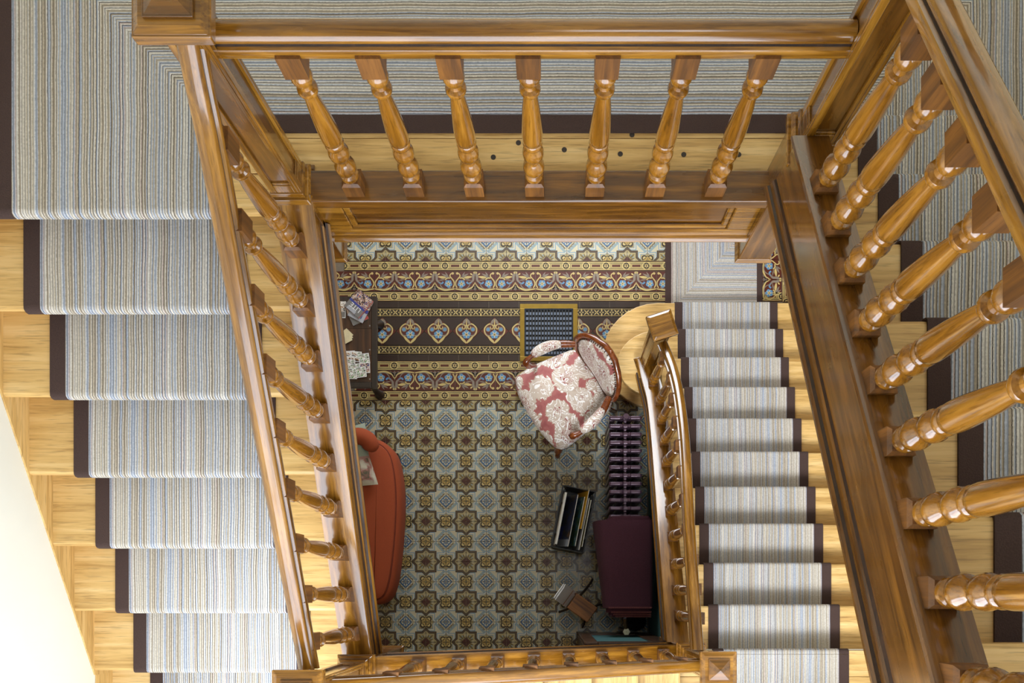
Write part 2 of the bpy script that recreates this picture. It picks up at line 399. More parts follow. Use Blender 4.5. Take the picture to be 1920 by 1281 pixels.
def floral_tile(flip):
    t = Tile(1, 1, 'red')
    m = (lambda x, y: (1-x/300, 1-y/300)) if flip else (lambda x, y: (x/300, 1-y/300))
    q = lambda *a: [m(x, y) for x, y in a]
    st = lambda pts, a, b=None: stroke(q(*pts), a/300, (a if b is None else b)/300)
    t.add('grey', leaf(m(70, 108), m(205, 35), 17/300), leaf(m(140, 120), m(250, 140), 9/300), leaf(m(95, 90), m(150, 10), 11/300))
    t.add('straw', leaf(m(125, 100), m(262, 82), 20/300), leaf(m(225, 30), m(262, 62), 12/300))
    t.add('grey', *st([(300, 45), (275, 70), (270, 130), (240, 165), (205, 180)], 24, 8))
    t.add('straw', circ(m(300, 22), 30/300, 10, 18/300))
    t.add('red', leaf(m(297, 60), m(297, 150), 8/300))
    t.add('blue', *st([(175, 160), (195, 185), (230, 180), (240, 165)], 14, 5))
    t.add('straw', *st([(35, 32), (62, 42), (75, 75), (52, 105), (18, 150), (10, 200), (32, 250)], 8, 8))
    t.add('straw', circ(m(34, 34), 19/300, 10))
    t.add('straw', *st([(140, 125), (110, 105), (70, 105)], 8, 8)); t.add('straw', *st([(140, 135), (138, 122), (128, 112)], 9, 8))
    t.add('grey', *st([(60, 240), (110, 268), (170, 262), (215, 215), (220, 170)], 10, 6))
    t.add('straw', *st([(5, 265), (70, 275), (150, 285), (220, 262)], 8, 14)); t.add('straw', *st([(220, 262), (262, 235), (285, 190)], 12, 5))
    t.add('grey', leaf(m(297, 215), m(297, 290), 26/300), leaf(m(290, 225), m(250, 285), 15/300), leaf(m(285, 245), m(225, 290), 9/300))
    t.add('straw', circ(m(298, 185), 10/300, 8, 20/300))
    fc = (98, 190)
    t.add('blue', *[circ(m(fc[0]+32*math.cos(R(72*k+18)), fc[1]+32*math.sin(R(72*k+18))), 28/300, 9) for k in range(5)])
    t.add('cream', *[leaf(m(*fc), m(fc[0]+54*math.cos(R(72*k+54)), fc[1]+54*math.sin(R(72*k+54))), 6/300) for k in range(5)])
    t.add('straw', circ(m(*fc), 20/300, 9)); t.add('dark', circ(m(*fc), 8/300, 6))
    return t.mesh('scroll_tile')
HX = 17.5/37.75
def cross_tile():
    t = Tile(1, HX, 'dark'); c = HX/2
    R4 = lambda x0, y0, x1, y1: [(x0, y0), (x1, y0), (x1, y1), (x0, y1)]
    t.add('gold', R4(0, .055, 1, .078), R4(0, HX-.078, 1, HX-.055))
    for k in (0, 1):
        x = .25+.5*k
        t.add('straw', *[leaf((x, c), (x+sx*.13, c+sy*.13), .03) for sx in (-1, 1) for sy in (-1, 1)])
    for x in (0, .5, 1):
        t.add('straw', leaf((x, c+.02), (x, HX-.03), .04), leaf((x, c-.02), (x, .03), .04), leaf((x-.02, c), (x-.12, c), .035), leaf((x+.02, c), (x+.12, c), .035))
        t.add('dark', dia((x, c), .03))
    return t.mesh('cross_tile')
def diamond_tile():
    r = math.sqrt(.5); t = Tile(2*r, 2*r, 'red', outline=dia((r, r), r-.015)); t.r = (0, 0, 2*r, 2*r)
    m = lambda x, y: (r+x/263, r-y/263)         # picture pixels from the centre
    st = lambda pts, a, b=None: stroke([m(*p) for p in pts], a/263, (a if b is None else b)/263)
    for s in (-1, 1):
        t.add('straw', *st([(s*20, -35), (s*18, -70), (s*70, -92), (s*128, -40), (s*122, 30), (s*70, 80), (s*20, 130), (s*6, 160)], 8, 9))
        t.add('straw', leaf(m(s*8, 160), m(s*95, 62), 14/263))
        t.add('grey', leaf(m(s*4, -165), m(s*55, -70), 17/263), *st([(s*45, 60), (s*90, 55), (s*118, 20)], 9, 3))
        t.add('straw', *st([(s*18, -30), (s*48, -30), (s*55, -60)], 6, 6))
        t.add('grey', circ(m(s*82, -22), 34/263, 8)); t.add('blue', circ(m(s*84, -20), 22/263, 8))
    t.add('straw', leaf(m(0, 10), m(0, -165), 9/263)); t.add('grey', circ(m(0, -52), 16/263, 6, 8/263))
    t.add('blue', *[circ(m(33*math.cos(R(72*k-90)), 45+33*math.sin(R(72*k-90))), 27/263, 8) for k in range(5)])
    t.add('cream', *[leaf(m(0, 45), m(55*math.cos(R(72*k-54)), 45+55*math.sin(R(72*k-54))), 6/263) for k in range(5)])
    t.add('gold', circ(m(0, 48), 18/263, 8)); t.add('dark', circ(m(0, 48), 8/263, 6))
    return t.mesh('diamond_tile')
def flat_tile(w, hh, mat, tri=False):
    t = Tile(w, hh, mat, outline=([(.02, hh-.01), (w-.02, hh-.01), (w/2, .02)] if tri else None)); return t.mesh('plain_tile')
me_field = field_tile(); me_narrow = narrow_tile(); me_flA, me_flB = floral_tile(False), floral_tile(True)
me_cross = cross_tile(); me_dia = diamond_tile(); me_dark = flat_tile(1.5, 12/37.75, 'choc'); me_tri = flat_tile(2*math.sqrt(.5), math.sqrt(.5), 'choc', True)
placed = []                                           # (kind, mesh, u, v, rotation) in floor pixels
P37 = 37.75
def put(name, me, u, v, rot=0): placed.append((name, me, u, v, rot))
US, VS = 798.5, 902.3
def field(u0, u1, v0, v1, vs):
    for i in range(-20, 30):
        for j in range(-20, 40):
            u = US+P37*i; v = vs+P37*j              # lower corner grid
            if u < u0-.5 or u+P37 > u1+.5 or v < v0-1 or v+P37 > v1+1: continue
            # star at even corners: rotation brings the star corner of the tile to the even corner
            rot = {(0, 0): -90, (1, 0): 180, (0, 1): 0, (1, 1): 90}[(i % 2, j % 2)]
            put('floor_tile', me_field, u+P37/2, v+P37/2, rot)
field(US-P37*6, US+P37*11, 750.5, 1250, VS-4*P37)
field(US-P37*4, US+P37*12, 490-P37*3, 490.5, 490)
def row(name, mes, v, hh, u0, u1, ph, rot=0, w=1.0):
    n = int((u1-u0)/(P37*w))+1
    for i in range(n): put(name, mes[i % len(mes)], ph+P37*w*(i+.5), v+hh/2, rot)
for v, a, b in ((490, 645.7, 1250), (547.3, 626, 1250), (677, 626, 1160), (733, 645, 1230)): row('border_tile', [me_narrow], v, 17.5, a, b, a)
row('scroll_tile', [me_flA, me_flB], 508.6, 37.75, 622, 1250, 626.6)
row('scroll_tile', [me_flA, me_flB], 694.9, 37.75, 664, 1230, 664.5, 180)
row('plain_tile', [me_dark], 565, 12, 690, 1150, 690, 0, 1.5); row('plain_tile', [me_dark], 665, 12, 690, 1150, 690, 0, 1.5)
row('cross_tile', [me_cross], 577.2, 17.5, 690, 1150, 694); row('cross_tile', [me_cross], 647.4, 17.5, 690, 1150, 692)
dw = P37*math.sqrt(2)
for i in range(10):
    u = 664+(820.5-768.2)*0+dw*(i+1)-2.6
    put('diamond_tile', me_dia, 716.9+52.6*(i-1)*1.0+0.0, 621, 0)
for i in range(10):
    u = 716.9+52.6*(i-1)+26.3
    put('plain_tile', me_tri, u, 621-13.35, 0); put('plain_tile', me_tri, u, 621+13.35, 180)
for k in range(4): put('scroll_tile', (me_flA, me_flB)[k % 2], 1447, 467+P37*(k-.5)-18, -90)
for k in range(4): put('border_tile', me_narrow, 1475, 471+P37*(k-.5)-18, 90)
put('border_tile', me_narrow, 1447, 556, 0)
# the same field tiles carried on under the left flight, joined
b = MB(); vv = [v.co.copy() for v in me_field.vertices]
for i in range(-13, -6):
    for j in range(-14, 10):
        if -8 <= j < -4 and i > -8: continue
        rot = R({(0, 0): -90, (1, 0): 180, (0, 1): 0, (1, 1): 90}[(i % 2, j % 2)]); n0 = len(b.v)
        cx, cy = fx(US+P37*(i+.5)), fy(VS+P37*(j+.5)); c, q = math.cos(rot), math.sin(rot)
        if cx-TT/2 < XL: continue
        b.v += [(cx+p.x*c-p.y*q, cy+p.x*q+p.y*c, p.z) for p in vv]
        for p in me_field.polygons: b.face([n0+k for k in p.vertices], p.material_index)
o = b.build('floor_tile', TM, floor, recalc=False); o['kind'] = 'stuff'
for name, me, u, v, rot in placed:
    link(name, me, floor, (fx(u), fy(v), 0), (0, 0, R(rot)))

# ------------------------------------------------------------------ flights, landings, runners
def flight(name, label, nos, w0, w1, T, tail, riser_h, mat_ax, foot_z, skip=0, ov=.025):
    fl = thing(name, label, 'stairs')
    for i, (s, z) in enumerate(nos):
        last = i == len(nos)-1
        if i >= skip and not (last and tail == 0):
            s1 = nos[i+1][0]+ov+.005 if not last else s+tail
            b = MB().prism([(s, z-.024), (s+.006, z-.032), (s1, z-.032), (s1, z), (s+.012, z), (s+.002, z-.006)], w0, w1, T)
            b.build('tread', pine(mat_ax), fl)
        zb = (nos[i-1][1] if i else foot_z)
        if i >= skip:
            MB().prism([(s+ov, zb), (s+ov+.018, zb), (s+ov+.018, z-.031), (s+ov, z-.031)], w0, w1, T).build('riser', pine(mat_ax), fl)
    return fl
def soffit(fl, pts, w0, w1, T, mat=None):
    MB().prism(pts, w0, w1, T).build('soffit', mat or M_WALL, fl)
def runner_profile(nos, t=.008, start=None, end=None, ov=.025):
    """upper skin of a stair runner, then its underside"""
    top = []
    for i, (s, z) in enumerate(nos):
        zb = nos[i-1][1] if i else (start if start is not None else z-.17)
        top += [(s+ov-.013, zb+t), (s+ov-.015, zb+t+.02), (s+ov-.012, z-.055), (s+ov*.2-.006, z-.042), (s-.011, z-.024), (s-.009, z-.006), (s-.001, z+t*.75), (s+.014, z+t)]
    top.append((nos[-1][0]+(end or .1), nos[-1][1]+t))
    off = []
    for i, p in enumerate(top):
        a = Vector(top[max(0, i-1)]); c = Vector(top[min(len(top)-1, i+1)]); d = (c-a).normalized()
        off.append((p[0]+d.y*(t-.001), p[1]-d.x*(t-.001)))
    return top+off[::-1]
BW = .060
def stair_runner(label, nos, wi, wo, T, q0=0, start=None, end=None, ov=.025):
    """wi inner edge, wo outer edge"""
    r = thing('stair_runner', label, 'carpet')
    pr = runner_profile(nos, start=start, end=end, ov=ov); sg = 1 if wo > wi else -1
    MB().prism(pr, wi+sg*BW, wo-sg*BW, T, 0, lambda w, s: (abs(w-wi), s)).build('striped_field', M_STRIPE, r, autosmooth=50)
    for a, c in ((wi, wi+sg*BW), (wo-sg*BW, wo)): MB().prism(pr, a, c, T).build('edge_band', M_BAND, r, autosmooth=50)
    return r
def corner_landing(name, label, x0, x1, y0, y1, z, n):
    o = thing(name, label, 'landing')
    w = (y1-y0)/n
    for k in range(n): MB().box(x0, x1, y0+k*w+.001, y0+(k+1)*w-.001, z-.032, z).build('floorboard', pine('X'), o, bevel=.002)
    MB().box(x0, x1, y0, y1, z-.20, z-.033).build('joist_boxing', M_WALL, o); return o

lowf = flight('stair_flight', 'lower flight of pale pine steps rising from the tiled hall', n_low, .79, XR, T_NY, 0, h, 'X', 0, skip=2)
soffit(lowf, [(n_low[2][0]+.05, .28), (n_low[2][0]+.05, .04), (n_low[-1][0]+.0, Z_RC-.40), (n_low[-1][0]+.0, Z_RC-h-.055)], .80, XR, T_NY)
# two bull-nosed steps at the foot
def bullnose(z, cx, cy, rx, ry, ytop):
    pts = [(XR, ytop), (cx, ytop)]
    for k in range(1, 16):
        a = R(90+180*k/16); pts.append((cx+rx*math.cos(a), cy+ry*math.sin(a)))
    pts += [(cx, cy-ry), (.95, cy-ry), (.95, ytop-.32), (XR, ytop-.32)]
    return pts
def scale_in(p, d, c): return [(x+(d if x < c[0]-.05 else 0)*(1 if x < c[0]-.05 else 0), y+(-d if y > c[1] else d)) for x, y in p]
for z, cx, cy, rx, ry, yt in ((h, .80, 1.865, .428, .410, 2.275), (2*h, .78, 1.760, .305, .252, 2.0155)):
    p = bullnose(z, cx, cy, rx, ry, yt)
    MB().poly(p, z-.032, z).build('tread', pine('X'), lowf, bevel=.006)
    q = bullnose(z, cx, cy, rx-.025, ry-.025, yt-.025); MB().poly(q, z-h+.001, z-.033).build('riser', pine('Z'), lowf)
corner_landing('corner_landing', 'small boarded landing at the turn between lower and short flights', .73, XR, YF, -n_low[-1][0], Z_RC, 8)
midf = flight('stair_flight', 'short middle flight of pale steps below the bottom handrail', n_mid, YF+.06, -.40, T_NX, 0, h, 'Y', Z_RC)
soffit(midf, [(n_mid[0][0]+.05, Z_RC-.04), (n_mid[0][0]+.05, Z_RC-.2), (n_mid[-1][0], Z_LC-.40), (n_mid[-1][0], Z_LC-h-.06)], YF+.06, -.40, T_NX)
corner_landing('corner_landing', 'small boarded landing at the foot of the left flight', XL, .58-1.16, YF, n_left[0][0]+.03, Z_LC, 8)
leftf = flight('stair_flight', 'left flight of pale pine steps climbing to the upper landing', n_left, XL, -.95, T_Y, 0, h, 'X', Z_LC, ov=.085)
soffit(leftf, [(n_left[0][0]+.05, Z_LC-.04), (n_left[0][0]+.05, Z_LC-.25), (n_left[-1][0]+.0, Z_L-.40), (n_left[-1][0]+.0, Z_L-h-.055)], XL, -.95, T_Y)
upf = flight('stair_flight', 'upper flight of pale pine steps rising from the right end of the landing', n_up, .845, XR, T_NY, .3, h2, 'X', Z_L)
soffit(upf, [(n_up[0][0]+.1, Z_L-.01), (n_up[0][0]+.1, Z_L-.16), (n_up[-1][0]+.02, n_up[-1][1]-.40), (n_up[-1][0]+.02, n_up[-1][1]-h2-.055)], .85, XR, T_NY)

# skirting boards that follow the pitch of the left and lower flights
def skirt(name, nos, w0, w1, T, s0, s1):
    (sa, za), (sb, zb) = nos[0], nos[-1]; g = (zb-za)/(sb-sa); zz = lambda s: za+g*(s-sa)+.004
    return struct(MB().prism([(s0, zz(s0)), (s1, zz(s1)), (s1, zz(s1)-.36), (s0, zz(s0)-.36)], w0, w1, T).build(name, pine('Y')))
skirt('baseboard_left', n_left, XL-.0035, XL+.003, T_Y, -.36, 1.36)
struct(MB().box(XL-.0035, XL+.003, YF, -.36, Z_LC, Z_LC+.15).build('baseboard_corner', pine('Y')))

# upper landing
land = thing('landing', 'upper landing with pale floorboards and a carved dark apron', 'landing')
ye = 1.312
edges = [1.449, 1.5695, 1.72, 1.87, 2.02, 2.17, 2.32, 2.47, 2.8, 3.2, YB+.9]
for a, c in zip(edges[:-1], edges[1:]): MB().box(XL, XR, a+.0012, c-.0012, Z_L-.032, Z_L).build('floorboard', pine('X'), land, bevel=.0015)
MB().box(XL, -.95, ye, 1.4478, Z_L-.032, Z_L).build('floorboard', pine('X'), land, bevel=.006)
MB().box(XL, XR, 1.45, YB+.9, Z_L-.30, Z_L-.033).build('ceiling_boxing', M_WALL, land)
MB().box(.85, XR, 1.32, 1.45, Z_L-.30, Z_L-.002).build('floor_edge', pine('X'), land)
nail = MB().lathe([(.0001, 0), (.009, 0), (.009, .0012), (.0001, .0012)], 10).mesh('nail_head', plain('iron_nail', srgb(52, 42, 36), .6, .2))
for u, v in ((972, 268), (925, 295), (1058, 281), (1163, 289), (1282, 290), (1385, 290), (1185, 253)):
    x, y, z = at(u, v, H-Z_L); link('nail_head', nail, land, (x, y, Z_L+.0002))

# landing carpet, mitred at both corners
QI_L, QI_R, YI, WR = -1.113, .978, 1.586, .803
car = thing('landing_carpet', 'long striped carpet with brown edges, mitred at both ends of the upper landing', 'carpet')
def flat(polys, name, mat, par, z0, th=.008):
    b = MB()
    for pts, uvf in polys:
        n = len(pts); a = [b.vert((x, y, z0+.0005), uvf(x, y)) for x, y in pts]; c = [b.vert((x, y, z0+th), uvf(x, y)) for x, y in pts]
        for i in range(n): b.face((a[i], a[(i+1) % n], c[(i+1) % n], c[i]))
        b.face(a[::-1]); b.face(c)
    return b.build(name, mat, par)
uL = lambda x, y: (QI_L-x, y); uT = lambda x, y: (y-YI, x); uR = lambda x, y: (x-QI_R, y)
yR = -n_up[0][0]+.02
def ring(q0, q1):
    l = [(QI_L-q0, ye+.014), (QI_L-q0, YI+q0), (QI_L-q1, YI+q1), (QI_L-q1, ye+.014)]
    t = [(QI_L-q0, YI+q0), (QI_R+q0, YI+q0), (QI_R+q1, YI+q1), (QI_L-q1, YI+q1)]
    r = [(QI_R+q0, YI+q0), (QI_R+q0, yR), (QI_R+q1, yR), (QI_R+q1, YI+q1)]
    if q0 == 0: r[1] = (QI_R, YI-.01)
    return [(l, uL), (t, uT), (r, uR)]
flat(ring(BW, WR-BW), 'striped_field', M_STRIPE, car, Z_L); flat(ring(0, BW), 'edge_band', M_BAND, car, Z_L); flat(ring(WR-BW, WR), 'edge_band', M_BAND, car, Z_L)
stair_runner('striped runner with brown edges down the left flight', n_left, QI_L, QI_L-WR, T_Y, start=Z_LC, end=.014, ov=.085)
stair_runner('striped runner with brown edges on the right flight above the landing', n_up, QI_R, QI_R+WR, T_NY, start=Z_L, end=.3)
stair_runner('narrow-looking striped runner on the lower flight from the tiled hall', n_low, .931, 1.727, T_NY, start=0, end=.02)
stair_runner('striped runner with brown edges down the short middle flight', n_mid, -.52, -1.32, T_NX, start=Z_RC, end=.03)
# corner carpets and hall carpet
def corner_carpet(label, x0, x1, y0, y1, z, along):
    c = thing('corner_carpet', label, 'carpet')
    f = (lambda x, y: (x-x0, y)) if along == 'y' else (lambda x, y: (y-y0, x))
    flat([([(x0+BW, y0), (x1-BW, y0), (x1-BW, y1), (x0+BW, y1)], f)], 'striped_field', M_STRIPE, c, z)
    for a, b_ in ((x0, x0+BW), (x1-BW, x1)): flat([([(a, y0), (b_, y0), (b_, y1), (a, y1)], f)], 'edge_band', M_BAND, c, z)
corner_carpet('striped carpet on the corner landing below the left flight', QI_L-WR, QI_L, YF+.1, n_left[0][0]+.008, Z_LC, 'y')
corner_carpet('striped carpet on the corner landing above the lower flight', .931, 1.727, YF+.1, -n_low[-1][0]-.022, Z_RC, 'y')
hc = thing('hall_carpet', 'striped hall carpet with brown edges at the foot of the lower flight', 'carpet')
hx0, hx1, hy0, hy1 = fx(1247), fx(1429), 2.276, 3.4
m0 = fx(1285)-fy(545)                                    # mitre x - y = m0
k1 = hx0+BW*.8; k2 = hx1-.045
flat([([(k1, hy0), (k2, hy0), (k2, k2-m0), (hy0+m0, hy0)] if False else [(max(k1, hy0+m0), hy0), (k2, hy0), (k2, k2-m0)], lambda x, y: (y+m0, x)),
      ([(k1, max(hy0, k1-m0)), (max(k1, hy0+m0), hy0), (k2, k2-m0), (k2, hy1), (k1, hy1)], lambda x, y: (x, y))], 'striped_field', M_STRIPE, hc, 0.003)
for a, c in ((hx0, k1), (k2, hx1)): flat([([(a, hy0), (c, hy0), (c, hy1), (a, hy1)], lambda x, y: (x, y))], 'edge_band', M_BAND, hc, 0.003)

# ------------------------------------------------------------------ newel posts
def newel(label, cx, cy, zb, zt, mould, a=.052, cap=.0875, base=.070, rot=0, drop=True, pyramid=True, ped=None):
    n = thing('newel_post', label, 'newel post', (cx, cy, 0), rot)
    W, D = oakd('Z'), oak('X')
    if drop:
        MB().frustum(0, 0, zb, zb+.018, base+.004, base+.012).frustum(0, 0, zb+.018, zb+.034, base+.012, base+.002).build('drop_moulding', D, n, bevel=.002)
        z0 = zb+.034
    else: z0 = zb
    MB().frustum(0, 0, z0, mould, base, base).build('pedestal', W, n, bevel=.003)
    m = MB(); z = mould
    for (dz, a0, a1) in ((.022, base+.016, base+.016), (.016, base+.004, base+.010), (.018, base+.010, base+.002), (.016, base-.006, base-.006), (.018, base-.002, a+.004)):
        m.frustum(0, 0, z, z+dz, a0, a1); z += dz
    m.build('base_moulding', D, n, bevel=.0025)
    # panelled shaft: core with stiles and rails standing proud
    MB().frustum(0, 0, z, zt-.10, a-.009, a-.009).build('shaft', W, n)
    s = MB(); st = .022; z1 = zt-.10
    for k in range(4):
        c, q = (1, 0) if k == 0 else (0, 1) if k == 1 else (-1, 0) if k == 2 else (0, -1)
        T = lambda x, y, zz, c=c, q=q: (x*c-y*q, x*q+y*c, zz)
        s.box(-a, -a+st, -a, -a+.010, z, z1, 0, T).box(a-st, a-.0102, -a, -a+.010, z, z1, 0, T)
        s.box(-a+st, a-st, -a, -a+.0095, z, z+.05, 0, T).box(-a+st, a-st, -a, -a+.0095, z1-.05, z1, 0, T)
        s.box(-a+st, a-st, -a+.003, -a+.0095, z+.05, z+.062, 0, T)
    s.build('panel_frame', oak('Z'), n, bevel=.002)
    c = MB(); z = zt-.10
    for dz, a0, a1 in ((.016, a+.006, a+.006), (.022, a+.006, a+.020), (.012, cap-.012, cap-.006), (.034, cap, cap)):
        c.frustum(0, 0, z, z+dz, a0, a1); z += dz
    c.frustum(0, 0, z, z+.012, cap-.003, cap-.020)
    cp = c.build('cap', oak('X'), n, bevel=.003)
    if pyramid:
        MB().frustum(0, 0, z+.012, z+.022, cap-.034, cap-.034).frustum(0, 0, z+.022, z+.052, cap-.038, .0005).build('cap_pyramid', oakd('X'), cp, bevel=.0015)
    return n
NA = (-.897, 1.400); NB = (.790, 1.400); NC = (-.872, -.338); ND = (.748, -.336)
newel('newel post with square cap at the left end of the landing rail', *NA, 3.56, Z_L+1.0, Z_L-.015, base=.060, cap=.093)
newel('tall newel post at the right end of the landing rail below the upper flight', *NB, 3.56, Z_L+1.55, Z_L+.31, base=.062)
newel('newel post at the foot of the left flight beside the bottom handrail', *NC, Z_LC-.5, Z_LC+1.24, Z_LC+.30, base=.066)
newel('newel post with pyramid cap at the head of the lower flight', *ND, Z_RC-.5, Z_RC+1.20, Z_RC+.34, base=.066, cap=.083)
newel('foot newel post with flat square cap standing turned on the bull-nosed step', .682, 1.718, 2*h, 1.47, .44, rot=R(18), drop=False, pyramid=False, base=.060, cap=.083)

# ------------------------------------------------------------------ balusters and rails
def baluster_mesh():
    b = MB(); a = .0315
    b.box(-a, a, -a, a, -.02, .064, 1).frustum(0, 0, .064, .074, a, a-.008, 1)
    prof = [(.022, .074), (.029, .082), (.031, .092), (.029, .102), (.021, .108), (.021, .112), (.028, .120), (.034, .135), (.035, .148), (.033, .162), (.022, .180), (.018, .190),
            (.019, .196), (.026, .206), (.033, .222), (.034, .238), (.030, .256), (.022, .268), (.022, .272), (.029, .280), (.031, .290), (.029, .300), (.026, .304), (.031, .312),
            (.032, .330), (.0315, .360), (.029, .420), (.025, .490), (.0200, .545), (.0185, .562), (.0185, .566), (.028, .568), (.030, .576), (.028, .584), (.0180, .588), (.0160, .602), (.0180, .616),
            (.028, .620), (.031, .632), (.030, .640), (.027, .650), (.021, .656)]
    b.lathe(prof, 22, 0)
    b.frustum(0, 0, .652, .668, a-.012, a, 1).box(-a, a, -a, a, .668, .756, 1)
    me = b.mesh('baluster', [wood('turned_oak', srgb(96, 58, 12), srgb(142, 92, 24), srgb(174, 120, 42), 'Z', rough=.17, coat=1), wood('square_oak', srgb(66, 38, 8), srgb(106, 64, 15), srgb(136, 86, 26), 'Z', rough=.5, coat=.15)], True, True)
    me.set_sharp_from_angle(angle=R(38)); return me
BAL = baluster_mesh()
RAIL = [(-.032, -.024), (-.041, -.020), (-.0435, -.004), (-.044, .015), (-.041, .023), (-.031, .027), (-.0255, .031), (-.0255, .037), (-.032, .041), (-.036, .050), (-.036, .058), (-.031, .070), (-.020, .079), (0, .083)]
RAIL = RAIL + [(-w, t) for w, t in RAIL[:-1][::-1]]
RAIL = [(w*.78, t*.80) for w, t in RAIL]
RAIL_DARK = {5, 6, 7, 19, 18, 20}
M_GROOVE = wood('dark_groove', srgb(34, 18, 6), srgb(48, 26, 8), srgb(66, 38, 14), 'Y', rough=.55, coat=.1)  # darker wood colour for the groove faces of handrails and strings
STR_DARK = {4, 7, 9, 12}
STR = [(-.062, 0), (.058, 0), (.066, -.004), (.070, -.012), (.066, -.021), (.056, -.025), (.056, -.050), (.050, -.056), (.046, -.066), (.046, -.190), (.051, -.200), (.056, -.206), (.056, -.236),
       (.064, -.240), (.071, -.250), (.071, -.262), (.064, -.272), (.050, -.276), (-.062, -.276)]
def balustrade(label, rail_path, string_path, bals, well, rail_ax, strmat=None, blen=.76, sw=1, deep=0, inn=1):
    """well = +1 when the well lies to the right of travel along string_path"""
    b = thing('balustrade', label, 'balustrade')
    MB().sweep(rail_path, RAIL, dark=RAIL_DARK).build('handrail', [oak(rail_ax), M_GROOVE], b, autosmooth=40)
    if string_path:
        MB().sweep(string_path, [(w*well*sw*(inn if w < 0 else 1), t-(deep if t < -.1 else 0)) for w, t in STR], dark=STR_DARK).build('string_board', [strmat or oak(rail_ax), M_GROOVE], b, autosmooth=25)
    for p in bals: link('baluster', BAL, b, p, scale=(1, 1, (blen+.004)/.756))
    return b
# landing balustrade
lb = balustrade('level balustrade with seven turned balusters along the upper landing', [(NA[0]+.05, 1.400, Z_L+.812), (NB[0]-.045, 1.400, Z_L+.812)], None,
                [(-.6756+.2027*k, 1.388, Z_L+.028) for k in range(7)], 1, 'X', blen=.782)
MB().box(NA[0]+.05, NB[0]-.055, 1.340, 1.4485, Z_L-.028, Z_L+.026)  .build('base_rail', oakd('X'), lb, bevel=.006, seg=3)
ap0, ap1 = NA[0]+.055, NB[0]-.06
MB().box(ap0, ap1, 1.385, 1.42, Z_L-.345, Z_L-.029).build('apron_panel', oakd('X'), lb)
m = MB().box(ap0, ap1, 1.366, 1.3845, Z_L-.075, Z_L-.029).box(ap0, ap1, 1.366, 1.3845, Z_L-.335, Z_L-.275)
m.box(ap0, ap0+.09, 1.367, 1.3845, Z_L-.275, Z_L-.075).box(ap1-.09, ap1, 1.367, 1.3845, Z_L-.275, Z_L-.075)
m.build('apron_frame', oak('X'), lb, bevel=.004)
pm = MB(); q0, q1, z0, z1 = ap0+.09, ap1-.09, Z_L-.275, Z_L-.075
for x0, x1, a, c in ((q0, q1, z0, z0+.022), (q0, q1, z1-.016, z1)): pm.box(x0, x1, 1.372, 1.3845, a, c)
for x0, x1 in ((q0, q0+.024), (q1-.024, q1)): pm.box(x0, x1, 1.3725, 1.3845, z0+.022, z1-.016)
pm.build('panel_moulding', oak('X'), lb, bevel=.006)
MB().sweep([(ap0, 1.372, Z_L-.345), (ap1, 1.372, Z_L-.345)], [(.0, -.006), (.02, -.004), (.026, .006), (.022, .014), (.006, .022), (-.012, .022), (-.012, -.006)]).build('bottom_moulding', oak('X'), lb, autosmooth=50)
# left flight
gl = .17/.2754
zl = lambda y: n_left[0][1]+gl*(y-n_left[0][0])        # pitch line of the left flight
XLB = -.893
yb = []; y = 1.215
while y > -.23: yb.append(y); y -= .1725
balustrade('sloping balustrade of turned balusters down the left flight',
           [(p.x, p.y, p.z) for p in smooth_path([(-.896, 1.352, zl(1.352)+.825), (-.902, 1.29, zl(1.29)+.80), (-.906, 1.20, zl(1.20)+.772), (-.908, 1.05, zl(1.05)+.76)], 5)] + [(-.897, -.265, zl(-.265)+.76)], [(XLB, 1.36, zl(1.36)+.01), (XLB, -.29, zl(-.29)+.01)],
           [(XLB-.004, q, zl(q)-.002) for q in yb], -1, 'Y+')
# upper right flight
gu = h2/.2735
zu = lambda y: n_up[0][1]+gu*(1.546-y)
XUB = .763
yb = [1.135, .977, .815, .651, .490, .333, .168, .007, -.155, -.315, -.475]
balustrade('sloping balustrade of large turned balusters up the right flight nearest the viewer',
           [(.744, 1.36, zu(1.36)+.875), (.744, -.56, zu(-.56)+.875)], [(XUB, 1.35, zu(1.35)+.140), (XUB, -.56, zu(-.56)+.140)],
           [(XUB-.019, q, zu(q)+.115) for q in yb], 1, 'Y-', oakd('Y-'), deep=.085, inn=.65, blen=.752)
# middle flight
gm = .17/.2585
zm = lambda x: 12*h+gm*(.716-x)
xb = []; x = .60
while x > -.80: xb.append(x); x -= .176
balustrade('short sloping balustrade crossing the bottom of the well', [(.705, -.334, zm(.705)+.74), (-.83, -.334, zm(-.83)+.74)], [(.72, -.326, zm(.72)+.03), (-.83, -.326, zm(-.83)+.03)],
           [(q, -.325, zm(q)+.03) for q in xb], 1, 'X-', blen=.74, sw=.75)
# lower flight
gw = .17/.2595
zw = lambda y: n_low[0][1]+gw*(2.275-y)
path = smooth_path([(.728, -.27, zw(-.27)), (.728, .5, zw(.5)), (.730, 1.05, zw(1.05)), (.722, 1.38, zw(1.38)), (.690, 1.60, zw(1.60)), (.672, 1.75, zw(1.75))], 6)
rp = smooth_path([(.720, -.27, zw(-.27)+.76), (.744, .4, zw(.4)+.76), (.766, .9, zw(.9)+.76), (.762, 1.22, zw(1.22)+.76), (.745, 1.40, zw(1.40)+.755), (.722, 1.52, zw(1.52)+.745), (.695, 1.63, zw(1.63)+.735)], 6)
ys = [1.53, 1.375, 1.22, 1.057, .895, .725, .55, .376, .197, .036, -.116]
lw = balustrade('balustrade of turned balusters curving out at the foot of the lower flight', rp, [(p.x, p.y, p.z+.03) for p in path],
           [((.728 if q < 1.2 else .722 if q < 1.4 else .700 if q < 1.5 else .685)+.018, q, zw(q)+.0) for q in ys], -1, 'Y-', blen=.76)

